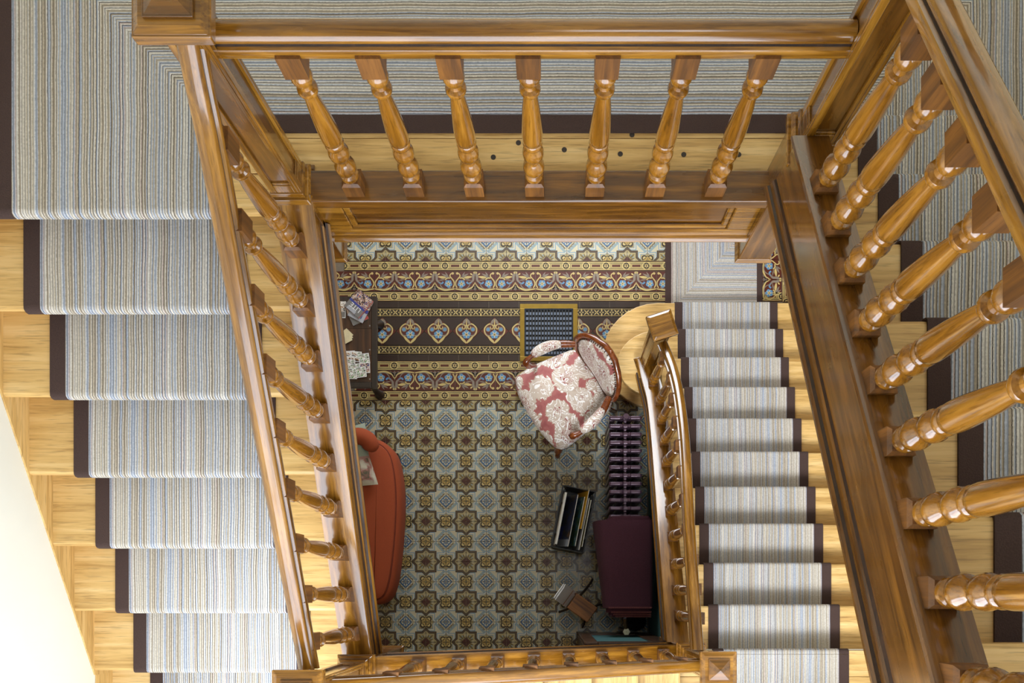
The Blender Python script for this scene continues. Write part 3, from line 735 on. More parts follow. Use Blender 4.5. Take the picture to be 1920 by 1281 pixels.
# ------------------------------------------------------------------ under the stairs
M_TEAL = plain('teal_paint', srgb(70, 112, 114), .55, .05, 20)
sp = MB().prism([(-1.43, 0), (.30, 0), (.30, Z_RC-.42), (-1.43, .36)], .745, .765, T_NY)
struct(sp.build('wall_stair_side', M_TEAL))
cb = thing('cupboard', 'dark wooden cupboard with a teal panelled door below the bottom handrail', 'cupboard')
W_ = walnut('Z')
MB().box(.18, .735, -.80, -.305, 0, 1.62).build('body', W_, cb, bevel=.004)
MB().box(.185, .27, -.304, -.285, .02, 1.58).build('stile', W_, cb, bevel=.004); MB().box(.61, .73, -.304, -.285, .02, 1.58).build('stile', W_, cb, bevel=.004)
MB().box(.2705, .6095, -.304, -.286, .02, .345).build('rail', walnut('X'), cb, bevel=.004); MB().box(.2705, .6095, -.304, -.286, 1.46, 1.58).build('rail', walnut('X'), cb, bevel=.004)
MB().box(.2705, .6095, -.304, -.296, .3455, 1.4595).build('door_panel', M_TEAL, cb)

# ------------------------------------------------------------------ cast iron radiator
rad = thing('radiator', 'purple-brown cast iron column radiator along the wall under the stairs', 'radiator')
M_RAD = plain('radiator_enamel', srgb(82, 60, 74), .28, .06, 30, coat=.4, metal=.35)
sec = MB(); ZT = .70
bar = [(-.118, ZT-.045), (-.118, ZT-.012), (-.108, ZT), (-.04, ZT), (-.03, ZT+.006), (-.012, ZT-.004), (.012, ZT-.004), (.03, ZT+.006), (.04, ZT), (.108, ZT), (.118, ZT-.012), (.118, ZT-.045), (.09, ZT-.07), (-.09, ZT-.07)]
sec.prism(bar, -.0125, .0125, lambda s, w, z: (s, w, z))
for x in (-.093, -.031, .031, .093): sec.box(x-.021, x+.021, -.0145, .0145, .13, ZT-.06)
sec.box(-.116, .116, -.014, .014, .075, .135); sec.box(-.012, .012, -.0294, .0294, ZT-.075, ZT-.038); sec.box(-.022, .022, -.0294, .0294, .085, .125)
me_sec = sec.mesh('section', M_RAD)
for k in range(25): link('section', me_sec, rad, (.5085, 1.281-.0591*k, 0), bevel=.006)
for y in (1.281, -.1374):
    for x in (-.085, .085): MB().frustum(.5085+x, y, 0, .08, .022, .016).build('foot', M_RAD, rad)
MB().lathe([(.001, 0), (.014, 0), (.014, .03), (.02, .034), (.02, .05), (.001, .05)], 12, 0, (.5085, 1.281, ZT+.0)).build('bleed_plug', M_RAD, rad)
vt = MB().tube([(.5085, -.165, .64), (.515, -.235, .64), (.519, -.258, .62), (.519, -.258, 0)], .016, 10).lathe([(.001, 0), (.024, 0), (.024, .05), (.001, .05)], 12, 0, (.519, -.256, .585))
vv = vt.build('valve', plain('old_brass', srgb(92, 66, 40), .35, .1, 40, metal=.7), rad, autosmooth=40)
MB().lathe([(.0005, 0), (.026, 0), (.026, .016), (.008, .018), (.0005, .012)], 6, 0, (.519, -.258, .637)).build('valve_knob', plain('cream_knob', srgb(226, 222, 196), .4, .05), vv)

# ------------------------------------------------------------------ folded purple blanket on the radiator
M_BLK = plain('plum_wool', srgb(70, 30, 42), .95, .2, 180, .5)
blk = thing('blanket', 'folded plum wool blanket with stitched edges draped over the radiator', 'blanket')
def layer(y0, y1, dz, dx, nm='fold', flap=True):
    b = MB(); rows = []; ny = 14
    for j in range(ny+1):
        t = j/ny; y = y0+(y1-y0)*t; e = .075*(1-t)
        wob = .004*math.sin(9*t+dz*80)
        prof = [(.355-e-dx*.2, .40+.1*t), (.350-e*.9-dx*.2, .55), (.352-e*.6, .665), (.372-e*.25, .715), (.41, .727+wob), (.50, .730-wob), (.60, .728+wob), (.67, .728), (.692+dx*.1, .715), (.704, .67), (.708, .56)] if flap else \
               [(.350+dx, .690), (.366+dx, .719), (.41, .727), (.50, .730), (.60, .728), (.67, .727), (.69-dx*.3, .716), (.698-dx*.3, .69)]
        rows.append([(x, y, z+dz) for x, z in prof])
    ids = [[b.vert(p) for p in r] for r in rows]; lo = [[b.vert((p[0]+(.008 if i < 4 else -.008 if i > len(r)-4 else 0), p[1], p[2]-.010)) for i, p in enumerate(r)] for r in rows]
    n = len(rows[0])
    for j in range(ny):
        for i in range(n-1):
            b.face((ids[j][i], ids[j][i+1], ids[j+1][i+1], ids[j+1][i])); b.face((lo[j][i], lo[j+1][i], lo[j+1][i+1], lo[j][i+1]))
        for i in (0, n-1): b.face((ids[j][i], ids[j+1][i], lo[j+1][i], lo[j][i]))
    for j in (0, ny):
        for i in range(n-1): b.face((ids[j][i], ids[j][i+1], lo[j][i+1], lo[j][i]))
    o = b.build(nm, M_BLK, blk, autosmooth=60); return o
for k, (ye_, dz, dx) in enumerate(((-.150, .000, .05), (-.135, .013, .035), (-.118, .026, .018), (-.086, .040, .0))):
    fold_ = layer(.572-.01*k, ye_, dz, dx, flap=(k == 3))
    st = MB()
    for i in range(46):
        x = .385+dx+i*(.30-dx)/45; st.box(x-.0012, x+.0012, ye_-.002, ye_+.010, .7305+dz, .7335+dz)
    q = st.build('edge_stitching', plain('rust_thread', srgb(150, 84, 76), .9), fold_); q['kind'] = 'stuff'
# black shaggy bundle in the corner
bd = thing('fleece_bundle', 'black shaggy fleece bundle in the dark corner beside the cupboard', 'fleece')
b = MB(); rnd = random.Random(3)
b.lathe([(.002, 0), (.075, .0), (.085, .06), (.07, .13), (.04, .17), (.002, .18)], 14, 0, (.635, -.185, 0))
for i in range(320):
    a = rnd.uniform(0, 6.28); t = rnd.random(); r0 = .083*math.sqrt(1-t*t*.8); z = .02+.155*t
    p = Vector((.635+r0*math.cos(a), -.185+r0*math.sin(a), z)); d = Vector((math.cos(a), math.sin(a), .4*t+rnd.uniform(-.3, .3)))*rnd.uniform(.010, .020)
    w = Vector((-math.sin(a), math.cos(a), 0))*.003
    b.face([b.vert(p-w), b.vert(p+w), b.vert(p+d)])
b.build('fleece', plain('black_fleece', srgb(14, 13, 16), .95, .3, 60), bd)

# ------------------------------------------------------------------ floor grate
gr = thing('floor_grate', 'square brass-framed cast iron heating grate set in the tiled floor', 'grate')
gx0, gx1, gy0, gy1 = fx(975), fx(1083), fy(678), fy(571); bw = 8.5/SF
M_BRS = plain('dull_brass', srgb(150, 120, 44), .38, .1, 20, metal=.55); M_IRN = plain('black_iron', srgb(44, 49, 58), .35, .15, 40, metal=.6)
MB().box(gx0, gx1, gy1-bw, gy1, .0005, .014).box(gx0, gx1, gy0, gy0+bw, .0005, .014).box(gx0, gx0+bw, gy0+bw, gy1-bw, .0005, .014).box(gx1-bw, gx1, gy0+bw, gy1-bw, .0005, .014).build('frame', M_BRS, gr, bevel=.002)
MB().box(gx0+bw, gx1-bw, gy0+bw, gy1-bw, .0050, .0056).build('backing', plain('grate_backing_black', srgb(12, 12, 14), .8), gr)  # near-black sheet filling the gaps between the grate bars
ix0, ix1, iy0, iy1 = gx0+bw, gx1-bw, gy0+bw, gy1-bw
for a in ((ix0, ix1, iy0, iy0+.012), (ix0, ix1, iy1-.012, iy1), (ix0, ix0+.012, iy0+.012, iy1-.012), (ix1-.012, ix1, iy0+.012, iy1-.012)):
    MB().box(*a, .006, .013).build('inner_frame', M_IRN, gr)
vb = MB().box(-.0052, .0052, iy0+.012, iy1-.012, .0062, .0138).mesh('bar', plain('black_grate', srgb(22, 22, 24), .5, .1))
for k in range(1, 15): link('bar', vb, gr, (ix0+.012+(ix1-ix0-.024)*k/15, 0, 0))
hb = MB(); hb.prism([(-.012, .0122), (-.012, .0106), (.009, .0060), (.011, .0066)], ix0+.012, ix1-.012, T_Y)
hb = hb.mesh('slat', M_IRN)
for k in range(9): link('slat', hb, gr, (0, iy0+.030+(iy1-iy0-.046)*k/8.6, 0))

# ------------------------------------------------------------------ upholstered armchair
def damask():
    m, nt, b = nodes('pink_damask'); L = nt.links.new
    tc = N(nt, 'ShaderNodeTexCoord')
    def noise(sc, det=0, dis=0):
        n = N(nt, 'ShaderNodeTexNoise'); n.inputs['Scale'].default_value = sc; n.inputs['Detail'].default_value = det; n.inputs['Distortion'].default_value = dis
        L(tc.outputs['Object'], n.inputs['Vector']); return n.outputs['Fac']
    def ma(op, a, c=0, d=None):
        n = N(nt, 'ShaderNodeMath', operation=op)
        for i, x in enumerate((a, c, d)):
            if x is None: continue
            if isinstance(x, (int, float)): n.inputs[i].default_value = x
            else: L(x, n.inputs[i])
        return n.outputs[0]
    vo = N(nt, 'ShaderNodeTexVoronoi'); vo.inputs['Scale'].default_value = 5.6; vo.inputs['Randomness'].default_value = .55; L(tc.outputs['Object'], vo.inputs['Vector'])
    big = ma('SUBTRACT', .98, vo.outputs['Distance']); fine = noise(11, 0, 2.6); fine2 = noise(17, 0, 2.6)
    bd_ = ma('MULTIPLY_ADD', ma('ADD', noise(16, 2, 1.2), -.5), .42, big)
    base = ramp(nt, [(.0, srgb(140, 66, 64)), (.33, srgb(172, 100, 96)), (.345, srgb(186, 160, 140)), (.40, srgb(206, 190, 174)), (.80, srgb(196, 174, 158))]); L(bd_, base.inputs[0])
    def line(f, mul, lo, hi):
        fr = ma('FRACT', ma('MULTIPLY', f, mul)); return ma('MULTIPLY', ma('GREATER_THAN', fr, lo), ma('LESS_THAN', fr, hi))
    inside = ma('GREATER_THAN', bd_, .35); core = ma('GREATER_THAN', bd_, .60)
    wl = ma('MULTIPLY', line(fine, 4, .36, .62), inside); rl = ma('MULTIPLY', line(fine2, 4.5, .42, .66), core)
    m1 = N(nt, 'ShaderNodeMix', data_type='RGBA'); L(wl, m1.inputs[0]); L(base.outputs[0], m1.inputs[6]); m1.inputs[7].default_value = (*srgb(246, 242, 238), 1)
    m2 = N(nt, 'ShaderNodeMix', data_type='RGBA'); L(rl, m2.inputs[0]); L(m1.outputs[2], m2.inputs[6]); m2.inputs[7].default_value = (*srgb(140, 52, 54), 1)
    L(m2.outputs[2], b.inputs['Base Color']); b.inputs['Roughness'].default_value = .7; b.inputs['Sheen Weight'].default_value = .2
    return m
M_DAM = damask(); M_CW = wood('chair_walnut', srgb(78, 34, 12), srgb(120, 58, 22), srgb(150, 82, 36), 'Z', rough=.25, coat=.6)
ch = thing('armchair', 'carved walnut armchair in pink and cream floral damask turned on the tiles', 'chair', (.087, 1.50, 0), R(-57.3))
def seat_outline(k=1.0):
    pts = []
    for x, y in ((-.315, -.245), (-.20, -.295), (0, -.312), (.20, -.295), (.315, -.245), (.318, -.10), (.285, .10), (.245, .24), (.12, .275), (-.12, .275), (-.245, .24), (-.285, .10), (-.318, -.10)): pts.append((x*k, y*k, 0))
    return [(p.x, p.y) for p in smooth_path(pts+[pts[0]], 3)][:-1]
MB().poly(seat_outline(.985), .30, .375).build('seat_frame', M_CW, ch, bevel=.008)
b = MB(); so = []
for k, z in ((.97, .376), (1.01, .40), (1.015, .425), (.98, .452), (.88, .474), (.65, .492), (.35, .500)): so.append([b.vert((x, y, z)) for x, y in seat_outline(k)])
for r0, r1 in zip(so[:-1], so[1:]):
    n = len(r0)
    for i in range(n): b.face((r0[i], r0[(i+1) % n], r1[(i+1) % n], r1[i]))
b.face(so[-1]); b.face(so[0][::-1]); b.build('seat_cushion', M_DAM, ch, smooth=True)
for sx in (-1, 1):
    b = MB().tube([(sx*.275, -.235, .36), (sx*.292, -.258, .28), (sx*.282, -.250, .16), (sx*.275, -.245, .06), (sx*.290, -.262, .012), (sx*.290, -.262, 0)], [.034, .034, .024, .017, .022, .022], 10)
    b.build('leg', M_CW, ch, autosmooth=50)
    b = MB().tube([(sx*.215, .225, .37), (sx*.215, .24, .25), (sx*.225, .275, .10), (sx*.235, .31, 0)], [.028, .025, .020, .018], 10); b.build('leg', M_CW, ch, autosmooth=50)
def back_pt(x, t):           # x across, t height along the leaning back
    return (x*.94, .265+.20*t-.85*x*x, .47+.86*t)
BT = []
for k in range(40):
    a = 2*math.pi*k/40; ca, sa = math.cos(a), math.sin(a)
    x = .265*math.copysign(abs(ca)**.75, ca)*(1-.05*(sa < 0)); t = .235+.225*math.copysign(abs(sa)**.8, sa)+.02*(abs(ca) < .3)*(sa > 0)
    BT.append((x, t))
def loop(outer, off0, off1):
    b = MB(); ring_ = []
    for k, (x, t) in enumerate(BT):
        cx, ct = x, t-.235; L_ = math.hypot(cx, ct); ux, ut = cx/L_, ct/L_
        sec_ = [(-.020, -.018), (.012, -.022), (.026, -.006), (.026, .010), (.010, .022), (-.016, .018)]
        row = []
        for o, n_ in sec_:
            p = back_pt(x+ux*o, t+ut*o); row.append(b.vert((p[0], p[1]+n_, p[2]-n_*.3)))
        ring_.append(row)
    n = len(ring_)
    for i in range(n):
        for j in range(6): b.face((ring_[i][j], ring_[(i+1) % n][j], ring_[(i+1) % n][(j+1) % 6], ring_[i][(j+1) % 6]))
    return b
bfr = loop(0, 0, 0).build('back_frame', M_CW, ch, smooth=True)
b = MB(); rows = []
for k, bul in ((.955, .0), (.92, -.018), (.8, -.034), (.5, -.046), (.2, -.050)):
    rows.append([b.vert((lambda p: (p[0], p[1]+bul, p[2]))(back_pt(x*k, .235+(t-.235)*k))) for x, t in BT])
bk = [b.vert((lambda p: (p[0], p[1]+.016, p[2]))(back_pt(x*.95, .235+(t-.235)*.95))) for x, t in BT]
n = len(BT)
for r0, r1 in zip([bk]+rows[:-1], rows):
    for i in range(n): b.face((r0[i], r0[(i+1) % n], r1[(i+1) % n], r1[i]))
b.face(rows[-1]); b.face(bk[::-1]); b.build('back_pad', M_DAM, ch, smooth=True)
# carved crest on the top rail and nail heads round the pad
b = MB()
for x in (-.04, 0, .04):
    p = back_pt(x, .475); b.lathe([(.001, -.02), (.018, -.012), (.020, .0), (.014, .016), (.001, .022)], 8, 0, (p[0], p[1], p[2]+(.012 if x == 0 else 0)))
b.build('crest', M_CW, bfr, smooth=True)
b = MB()
for i in range(72):
    k = i/72*40; x0, t0 = BT[int(k) % 40]; x1, t1 = BT[(int(k)+1) % 40]; f = k-int(k)
    x = (x0+(x1-x0)*f)*.925; t = .235+(t0+(t1-t0)*f-.235)*.925; p = back_pt(x, t); b.frustum(p[0], p[1]-.024, p[2]-.005, p[2]+.005, .004, .003)
o = b.build('nail_trim', plain('antique_nail', srgb(84, 62, 40), .35, .1, 40, metal=.8), ch); o['kind'] = 'stuff'
for sx in (-1, 1):
    ap = smooth_path([(sx*.225, .215, .70), (sx*.285, .12, .705), (sx*.325, .0, .690), (sx*.325, -.10, .680), (sx*.315, -.145, .665), (sx*.300, -.135, .60), (sx*.298, -.085, .50), (sx*.295, -.09, .40)], 5)
    _a = MB().tube(ap, [.022+.006*math.sin(i*.35) for i in range(len(ap))], 10); arm_ = _a.build('arm', M_CW, ch, autosmooth=50)
    pp = smooth_path([(sx*.275, .125, .728), (sx*.308, .05, .728), (sx*.322, -.03, .720), (sx*.322, -.085, .708)], 5)
    m_ = len(pp)-1
    MB().tube(pp, [.012+.028*math.sin(math.pi*min(1, max(0, .06+.88*i/m_)))**.6 for i in range(m_+1)], 12).build('arm_pad', M_DAM, arm_, smooth=True)

# ------------------------------------------------------------------ orange bench sofa with a floral cushion
M_ORG = plain('orange_felt', srgb(158, 70, 34), .9, .1, 220, .3)
so_ = thing('sofa', 'rounded burnt-orange sofa with piped seat below the left flight', 'sofa')
ZS = .45
def sp_(u, v, z): return at(u, v, H-z)[:2]
out = [(640, 812), (690, 818), (716, 826), (736, 846), (746, 880), (750.5, 930), (749, 990), (744, 1050), (737, 1095), (727, 1121), (712, 1132), (690, 1134), (640, 1128)]
P_ = [(p.x, p.y) for p in smooth_path([(*sp_(u, v, ZS), 0) for u, v in out], 5)]
xb_ = -1.80
def shrink(pts, d):
    c = (-1.5, .55); o = []
    for i, p in enumerate(pts):
        a = pts[max(0, i-1)]; e = pts[min(len(pts)-1, i+1)]; dx, dy = e[0]-a[0], e[1]-a[1]; L_ = math.hypot(dx, dy) or 1
        o.append((p[0]+dy/L_*d*(-1 if False else 1)*-1*-1, p[1]-dx/L_*d*-1*-1)) if False else o.append((p[0]-(-dy/L_)*d*-1, p[1]-(dx/L_)*d*-1))
    return o
def ringed(name, levels, mat):
    b = MB(); rows = []
    for d, z in levels:
        q = shrink(P_, d); q = q+[(xb_, q[-1][1]), (xb_, q[0][1])]
        rows.append([b.vert((x, y, z)) for x, y in q])
    n = len(rows[0])
    for r0, r1 in zip(rows[:-1], rows[1:]):
        for i in range(n): b.face((r0[i], r0[(i+1) % n], r1[(i+1) % n], r1[i]))
    b.face(rows[0][::-1]); b.face(rows[-1]); return b.build(name, mat, so_, autosmooth=40)
SG = -1
ringed('seat_base', [(SG*.02, .16), (SG*.004, .18), (0, .22), (0, .36), (SG*.006, .40), (SG*.02, .425), (SG*.034, .434)], M_ORG)
sc_ = ringed('seat_cushion', [(SG*.040, .40), (SG*.036, .44), (SG*.042, .456), (SG*.06, .466), (SG*.12, .472)], M_ORG)
MB().tube([(x, y, .438) for x, y in shrink(P_, SG*.034)], .0045, 6).build('piping', plain('dark_orange_piping', srgb(112, 42, 22), .9), sc_)
bp_ = smooth_path([(*sp_(640, 822, .6), .60), (*sp_(672, 818, .6), .60), (*sp_(688, 824, .6), .59), (*sp_(694, 834, .58), .57), (*sp_(693, 838, .56), .55)], 5)
b = MB(); pr_ = [.062]*(len(bp_)-4)+[.056, .046, .032, .012]
b.tube(bp_, pr_, 16); b.build('back_roll', M_ORG, so_, smooth=True)
bx0 = min(p.x for p in bp_); MB().box(xb_, bx0+.06, 1.085, 1.175, .40, .60).build('back_board', M_ORG, so_, bevel=.02)
for u, v in ((744, 858), (741, 1072)):
    x, y = sp_(u, v, .1); MB().frustum(x, y, 0, .17, .014, .022).build('leg', plain('black_leg', srgb(24, 20, 18), .4), so_)
    MB().frustum(-1.72, y, 0, .17, .014, .022).build('leg', MAT['black_leg'], so_)
def floral():
    m, nt, b = nodes('floral_linen'); L = nt.links.new; tc = N(nt, 'ShaderNodeTexCoord')
    sp__ = N(nt, 'ShaderNodeSeparateXYZ'); L(tc.outputs['Object'], sp__.inputs[0])
    v = N(nt, 'ShaderNodeTexVoronoi'); v.inputs['Scale'].default_value = 17; L(tc.outputs['Object'], v.inputs['Vector'])
    n = N(nt, 'ShaderNodeTexNoise'); n.inputs['Scale'].default_value = 9; n.inputs['Detail'].default_value = 4; n.inputs['Distortion'].default_value = 1.2; L(tc.outputs['Object'], n.inputs['Vector'])
    r1 = ramp(nt, [(.50, srgb(212, 206, 186)), (.58, srgb(190, 176, 160)), (.63, srgb(176, 120, 112)), (.70, srgb(92, 96, 76))]); L(n.outputs['Fac'], r1.inputs[0])
    r2 = ramp(nt, [(0, srgb(150, 156, 138)), (.60, srgb(156, 162, 146)), (.605, srgb(168, 128, 118)), (.66, srgb(168, 128, 118)), (.665, srgb(212, 206, 186))], 'CONSTANT')
    mr = N(nt, 'ShaderNodeMapRange'); mr.inputs[1].default_value = .22; mr.inputs[2].default_value = -.22; L(sp__.outputs[1], mr.inputs[0])
    r3 = ramp(nt, [(0, (0, 0, 0)), (.565, (0, 0, 0)), (.57, (1, 1, 1))], 'CONSTANT'); L(mr.outputs[0], r3.inputs[0])
    r2b = ramp(nt, [(0, srgb(150, 158, 140)), (.53, srgb(168, 128, 118)), (.57, srgb(212, 206, 186))], 'CONSTANT'); L(mr.outputs[0], r2b.inputs[0])
    mx = N(nt, 'ShaderNodeMix', data_type='RGBA'); L(r3.outputs[0], mx.inputs[0]); L(r2b.outputs[0], mx.inputs[6]); L(r1.outputs[0], mx.inputs[7])
    L(mx.outputs[2], b.inputs['Base Color']); b.inputs['Roughness'].default_value = .85; return m
def pillow(name, label, w, hh, th, loc, rot):
    b = MB(); n = 14; g = {}
    for s in (1, -1):
        for i in range(n+1):
            for j in range(n+1):
                a, c = 2*i/n-1, 2*j/n-1; e = (1-a**2)*(1-c**2); pin = 1-.10*(1-abs(a*c))*max(abs(a), abs(c))**4
                g[s, i, j] = b.vert((a*w/2*pin, c*hh/2*pin, s*(th/2)*max(0, e)**.42))
        for i in range(n):
            for j in range(n):
                f = (g[s, i, j], g[s, i+1, j], g[s, i+1, j+1], g[s, i, j+1]); b.face(f if s > 0 else f[::-1])
    me = b.mesh(name, floral(), recalc=False, smooth=True)
    o = link(name, me, None, loc, rot); tag(o, label, 'cushion'); return o
pillow('cushion', 'sage and cream floral cushion lying on the orange sofa', .44, .46, .14, (-1.562, 1.005, .550), (R(4), R(8), R(12)))

# ------------------------------------------------------------------ low table with papers
tb = thing('coffee_table', 'low dark wooden table with scroll feet beside the tiled runner', 'table')
ZT2 = .50; tx1 = (707-U0)*(H-ZT2)/F; ty1 = fy(556)*(H-ZT2)/H; ty0 = fy(727)*(H-ZT2)/H; tx0 = tx1-.78
fr = .042
for k in range(3):
    a = ty0+fr+(ty1-ty0-2*fr)*k/3; c = ty0+fr+(ty1-ty0-2*fr)*(k+1)/3
    MB().box(tx0+fr, tx1-fr, a+.0006, c-.0006, ZT2-.024, ZT2).build('top_board', walnut('Y'), tb, bevel=.001)
MB().box(tx1-fr+.0005, tx1, ty0, ty1, ZT2-.035, ZT2+.004).box(tx0, tx0+fr-.0005, ty0, ty1, ZT2-.035, ZT2+.004).box(tx0+fr, tx1-fr, ty0, ty0+fr-.0005, ZT2-.035, ZT2+.004).box(tx0+fr, tx1-fr, ty1-fr+.0005, ty1, ZT2-.035, ZT2+.004).build('top_frame', wood('black_walnut', srgb(22, 14, 10), srgb(40, 27, 18), srgb(58, 40, 26), 'Y', rough=.4), tb, bevel=.004)
MB().box(tx0+.05, tx1-.05, ty0+.05, ty1-.05, ZT2-.11, ZT2-.036).build('apron', walnut('X'), tb)
for x, y, sx, sy in ((tx1-.105, ty1-.09, 1, 1), (tx1-.105, ty0+.085, 1, -1), (tx0+.07, ty1-.07, -1, 1), (tx0+.07, ty0+.07, -1, -1)):
    MB().tube(smooth_path([(x, y, ZT2-.05), (x+sx*.012, y+sy*.012, .34), (x-sx*.012, y-sy*.012, .14), (x+sx*.02, y+sy*.02, .04), (x+sx*.03, y+sy*.03, 0)], 4), [.036, .036, .036, .034, .032, .030, .027, .025, .023, .022, .022, .024, .028, .033, .038, .040, .040], 10).build('leg', MAT['black_walnut_y'], tb, smooth=True)
scr = MB().lathe([(.001, 0), (.006, 0), (.006, .002), (.001, .003)], 8).mesh('screw_head', plain('steel_screw', srgb(150, 150, 150), .3, .05, metal=.8))
for v in (611, 656, 711): link('screw_head', scr, tb, (tx1-fr-.012, (V0-v)*(H-ZT2)/F, ZT2))
def photo(name, cols, scale=30, seed=0):
    m, nt, b = nodes(name); L = nt.links.new; tc = N(nt, 'ShaderNodeTexCoord')
    mp = N(nt, 'ShaderNodeMapping'); mp.inputs['Location'].default_value = (seed*3.1, seed*1.7, seed); L(tc.outputs['Object'], mp.inputs[0])
    v = N(nt, 'ShaderNodeTexNoise'); v.inputs['Scale'].default_value = scale; v.inputs['Detail'].default_value = 3; v.inputs['Distortion'].default_value = .6; L(mp.outputs[0], v.inputs['Vector'])
    n_ = len(cols); r = ramp(nt, [(.30+.42*i/n_, c) for i, c in enumerate(cols)], 'CONSTANT'); L(v.outputs['Fac'], r.inputs[0])
    L(r.outputs[0], b.inputs['Base Color']); b.inputs['Roughness'].default_value = .35; b.inputs['Coat Weight'].default_value = .3; return m
M_PAGE = plain('paper', srgb(226, 222, 210), .7, .03)
M_GRY = plain('grey_print', srgb(118, 116, 112), .4, .04, coat=.3); M_BLU = plain('blue_print', srgb(52, 62, 140), .4, .06, coat=.3); M_REDP = plain('red_print', srgb(170, 60, 56), .4, .05, coat=.3); M_WHT = plain('white_print', srgb(232, 232, 232), .5, .02)
M_LGR = plain('pale_grey_print', srgb(168, 170, 176), .45, .03)
PH1 = photo('crowd_photo', [srgb(40, 40, 60), srgb(120, 84, 66), srgb(214, 190, 168), srgb(70, 70, 120), srgb(180, 120, 90), srgb(236, 226, 216)], 40, 1)
PH2 = photo('garden_photo', [srgb(60, 70, 40), srgb(200, 196, 190), srgb(96, 140, 74), srgb(232, 228, 222), srgb(120, 96, 80), srgb(240, 240, 236)], 34, 2)
PH3 = photo('room_photo', [srgb(56, 40, 36), srgb(150, 110, 80), srgb(226, 220, 210), srgb(110, 104, 104), srgb(190, 180, 170)], 22, 3)
PH4 = photo('lake_photo', [srgb(34, 60, 40), srgb(80, 104, 66), srgb(50, 90, 120), srgb(130, 150, 130)], 16, 4)
PH5 = photo('night_photo', [srgb(24, 30, 52), srgb(44, 54, 96), srgb(36, 30, 30), srgb(110, 76, 44)], 14, 5)
def words(txt, mat, par, loc, size, rot=0, ext=.0003):
    c = bpy.data.curves.new('lettering', 'FONT'); c.body = txt; c.size = size; c.extrude = ext; c.align_x = 'CENTER'; c.align_y = 'CENTER'
    c.materials.append(mat); t_ = bpy.data.objects.new('tmp', c); COL.objects.link(t_); dg = bpy.context.evaluated_depsgraph_get(); dg.update(); me = bpy.data.meshes.new_from_object(t_.evaluated_get(dg)); bpy.data.objects.remove(t_)
    return link('lettering', me, par, loc, (0, 0, rot))
def magazine(label, w, l, t, loc, rot, blocks, cover=None, name='magazine', group=None, cat='magazine'):
    m = thing(name, label, cat, loc, 0, group); m.rotation_euler = rot
    MB().box(-w/2, w/2, -l/2, l/2, 0, t).build('pages', M_PAGE, m)
    MB().box(-w/2-.001, w/2+.001, -l/2-.001, l/2+.001, t+.0001, t+.0008).build('cover', cover or M_GRY, m)
    for i, (x0, x1, y0, y1, mt) in enumerate(blocks): MB().box(x0*w, x1*w, y0*l, y1*l, t+.0009, t+.0011+.0001*i).build('print', mt, m)
    return m
def tpos(u, v, z): x, y, _ = at(u, v, H-z); return (x, y, z)
z0 = ZT2+.0008
m1 = magazine('grey magazine at the bottom of the fanned pile on the dark table', .125, .17, .005, tpos(668, 585, z0), (0, 0, R(25)), [(-.5, .5, -.5, .0, M_GRY), (.18, .5, -.5, .5, M_REDP)], PH1)
words('Lir', M_WHT, m1, (.0, -.055, .0064), .035, R(90))
m2 = magazine('blue and grey magazine in the middle of the fanned pile', .125, .17, .005, tpos(676, 580, z0+.0075), (0, 0, R(-28)), [(-.5, .5, -.05, .08, M_BLU), (-.5, .5, -.5, -.08, M_LGR)], PH1)
words('RUS', M_BLU, m2, (.01, -.05, .0066), .036, R(180))
m3 = magazine('magazine with a crowd photo on top of the fanned pile', .145, .165, .006, tpos(673, 570, z0+.015), (0, 0, R(-41)), [(-.5, .5, -.5, -.10, M_GRY), (-.5, .5, -.13, -.04, M_BLU), (-.35, .18, -.49, -.34, M_LGR), (.47, .5, -.5, .5, M_REDP)], PH1)
words('LITE', M_WHT, m3, (.0, -.037, .0078), .050, R(180))
magazine('small picture card near the hidden end of the dark table', .065, .135, .002, tpos(640, 579, z0), (0, 0, R(-2)), [(-.46, .46, -.15, .47, PH3), (-.46, .46, -.47, -.17, M_GRY)], M_WHT, 'picture_card', cat='card')
for i, (u, v, a) in enumerate(((645, 630, 40), (648, 632, 46), (647, 634, 34), (646, 637, 28))):
    magazine(('bottom cream brochure of the small fan on the table', 'second cream brochure up in the small fan on the table', 'third cream brochure up in the small fan on the table', 'top brochure of the small fan, cream with a blue stripe')[i], .06, .10, .0012, tpos(u, v, z0+.0028*i), (0, 0, R(a-90)), [(-.5, .5, -.28, -.08, plain('sky_print', srgb(70, 150, 180), .5))] if i == 3 else [], plain('cream_print', srgb(214, 200, 160), .6), 'brochure', 'fanned brochures', 'brochure')
cards = [(656, 668, 3, PH3), (668, 669, -4, PH3), (683, 673, 8, PH2), (656, 684, -3, PH2), (667, 692, 5, PH2), (684, 690, 2, PH1), (660, 701, -2, PH2), (677, 698, 7, PH2)]
CL = ['room-photo leaflet in the spread on the table, farthest row, hidden-rail side', 'room-photo leaflet in the middle of the farthest row of the spread', 'pale room-photo leaflet at the far outer corner of the spread',
      'green-window leaflet at the rail side in the middle row of the spread', 'green-window leaflet in the centre of the spread', 'crowd-photo leaflet at the outer edge in the middle row of the spread',
      'white garden leaflet at the near rail-side corner of the spread', 'white garden leaflet at the near outer corner of the spread']
for i, (u, v, a, ph) in enumerate(cards):
    magazine(CL[i], .075, .075, .0008, tpos(u, v, z0+.0022*i), (0, 0, R(a)), [(-.45, .0, .0, .45, ph), (.05, .45, -.02, .45, PH2 if ph is PH3 else ph), (-.45, .45, -.45, -.06, ph)], M_WHT, 'leaflet', 'picture leaflets spread on the table', 'leaflet')

